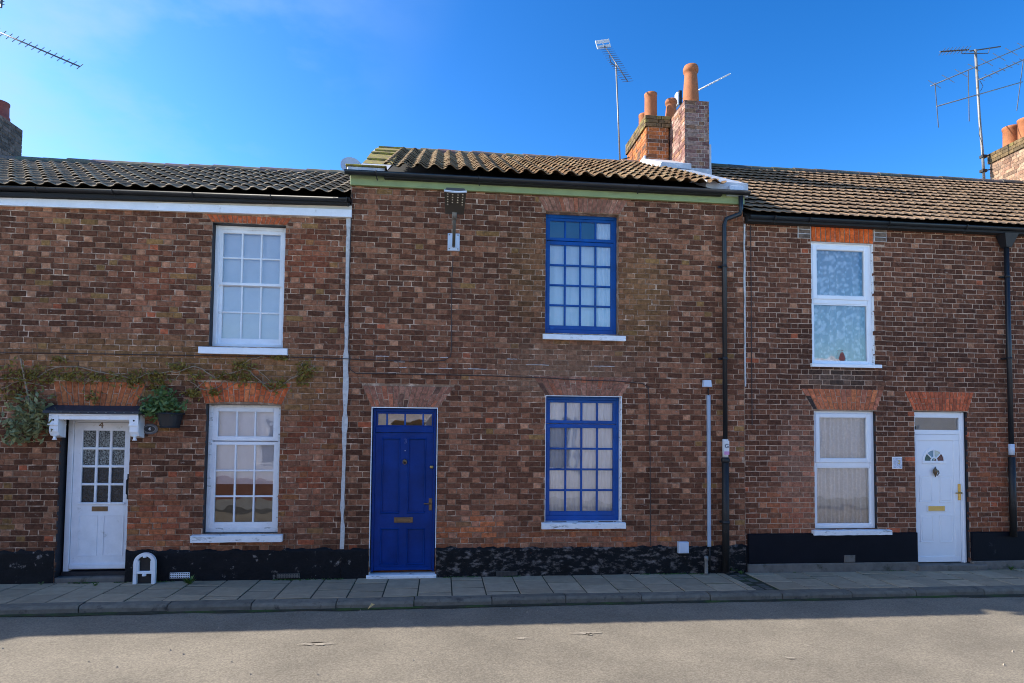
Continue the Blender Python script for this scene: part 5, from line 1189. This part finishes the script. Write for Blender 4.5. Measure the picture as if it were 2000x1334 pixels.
def weed(u, v, h, n, label, seed, name='weed'):
    rr = random.Random(seed); p = G(u, v, .0); t = thing(name, label, 'weed', (p.x, p.y, 0), 'weeds at the foot of the walls'); mb = MB()
    for q in range(n):
        a = rr.uniform(0, 2*math.pi); ln = h*rr.uniform(.5,1.2); d = Vector((math.cos(a)*.8, math.sin(a)*.4-.1, rr.uniform(.3,1.1))).normalized(); sd = Vector((-d.y, d.x, 0)).normalized()*ln*.16
        b = p+d*ln*.55+Vector((0,0,.01)); e = p+d*ln; mb.add([p, b-sd, e, b+sd], [(0,1,2,3)])
    mb.build('leaf', m_weed, t); return t
weed(371, 1141, .11, 26, 'small bright green weed sprouting by the plinth right of the boot scraper', 1)
weed(185, 1145, .05, 14, 'tiny weed in the pavement crack below the white glazed door', 2)
weed(1428, 1118, .10, 30, 'scrubby weed at the foot of the middle drainpipe', 3)
weed(1447, 1122, .07, 20, 'low weed at the corner where the smooth black plinth begins', 4)
weed(1905, 1113, .06, 24, 'green moss tuft beside the doorstep of the white plastic door', 5)
weed(1975, 1114, .08, 18, 'low weed at the wall foot right of the white plastic door', 6)
weed(1545, 1116, .05, 16, 'small weed under the lower white plastic window', 7)
weed(80, 1143, .05, 12, 'small weed at the plinth left of the white glazed door', 8)
# moss line where wall meets pavement, too fine to count
mb = MB()
for q in range(1500):
    x = r.uniform(-7.2, 8.2); y = -.02-abs(r.gauss(0, .018)); k = vnoise(x*3, 0, 12)
    if k < .42 or (o_dM[0]-.1 < x < o_dM[1]+.1): continue
    s = r.uniform(.006,.018); z = r.uniform(.0,.012)
    mb.add([(x-s,y,0.0),(x+s,y-s*.5,0.001),(x+s*.4,y+s*.4,z+.006),(x-s*.5,y-s*.9,z*.5+.004)], [(0,1,2),(0,2,3),(0,3,1)])
tag(mb.top('moss', m_weed, 'thin moss and dirt along the foot of the walls', 'moss'), kind='stuff')
# a dry leaf on the kerb, bits on the road
c = G(724, 1188, -.02)
mb = MB().add([(c.x-.035,c.y,-.03),(c.x,c.y-.03,.0),(c.x+.045,c.y+.01,.02),(c.x+.005,c.y+.03,.03),(c.x-.01,c.y,.012)], [(0,1,4),(1,2,4),(2,3,4),(3,0,4)]); mb.top('fallen_leaf', m_litter, 'curled yellow leaf lying against the kerb below the blue door', 'leaf')
mb = MB()
for q in range(160):
    x, y = r.uniform(-7, 8), r.uniform(-4.2, -1.2) if q % 2 else r.uniform(-1.5,-1.2); s = r.uniform(.004,.011)
    mb.add([(x-s,y-s,ROAD_Z-.006),(x+s,y-s*.7,ROAD_Z-.006),(x+s*.8,y+s,ROAD_Z-.006),(x-s,y+s,ROAD_Z-.006),(x,y,ROAD_Z+.008+s*.7)], [(0,1,4),(1,2,4),(2,3,4),(3,0,4)])
tag(mb.top('grit', m_patch, 'pale grit scattered over the road and gutter', 'grit'), kind='stuff')

# ------------------------------------------------------------------ neighbours that the photograph shows only by shadow and reflection
NB = thing('terraced_house', 'neighbouring brick house beyond the left edge of the picture, seen by its shadow', 'house', (-12, 0, 0))
MB().box(-14.95, -10.45, 0, 6.3, -.05, 5.2).build('wall', m_render_brick, NB)
MB().frustum([(-14.95,-.2,5.25),(-14.95,3.2,6.9),(-14.95,6.5,5.25)], [(-10.45,-.2,5.25),(-10.45,3.2,6.9),(-10.45,6.5,5.25)]).build('roof', m_tile_d, NB)
NC = thing('terraced_house', 'taller brick house two doors beyond the left edge, seen by its shadow', 'house', (-16, 0, 0))
MB().box(-24, -15.0, 0, 6.3, -.05, 6.4).build('wall', m_render_brick, NC)
MB().frustum([(-24,-.2,6.4),(-24,3.2,8.2),(-24,6.5,6.4)], [(-15.0,-.2,6.4),(-15.0,3.2,8.2),(-15.0,6.5,6.4)]).build('roof', m_tile_d, NC)
OP = thing('terraced_house', 'low pale rendered house across the road, seen only in window reflections', 'house', (0, -9.8, 0))
MB().box(-16, 16, -14, -9.7, -.05, 3.6).build('wall', m_render, OP)
MB().frustum([(-16,-9.5,3.6),(-16,-12.5,4.7),(-16,-15,3.6)], [(16,-9.5,3.6),(16,-12.5,4.7),(16,-15,3.6)]).build('roof', m_tile_m, OP)
MB().box(-9, -4.6, -9.7, -9.66, -.05, .6).build('plinth', m_render_brick, OP)
for x in (-13, -9.3, -5.6, -1.9, 2.4, 6.2, 10, 13.5):
    for z in (.9,):
        wq = window_part(OP); MB().box(x-.6, x+.6, -9.72, -9.67, z, z+1.5).build('frame', m_white, wq); MB().box(x-.5, x+.5, -9.69, -9.662, z+.1, z+1.4).build('pane', m_dark, wq)
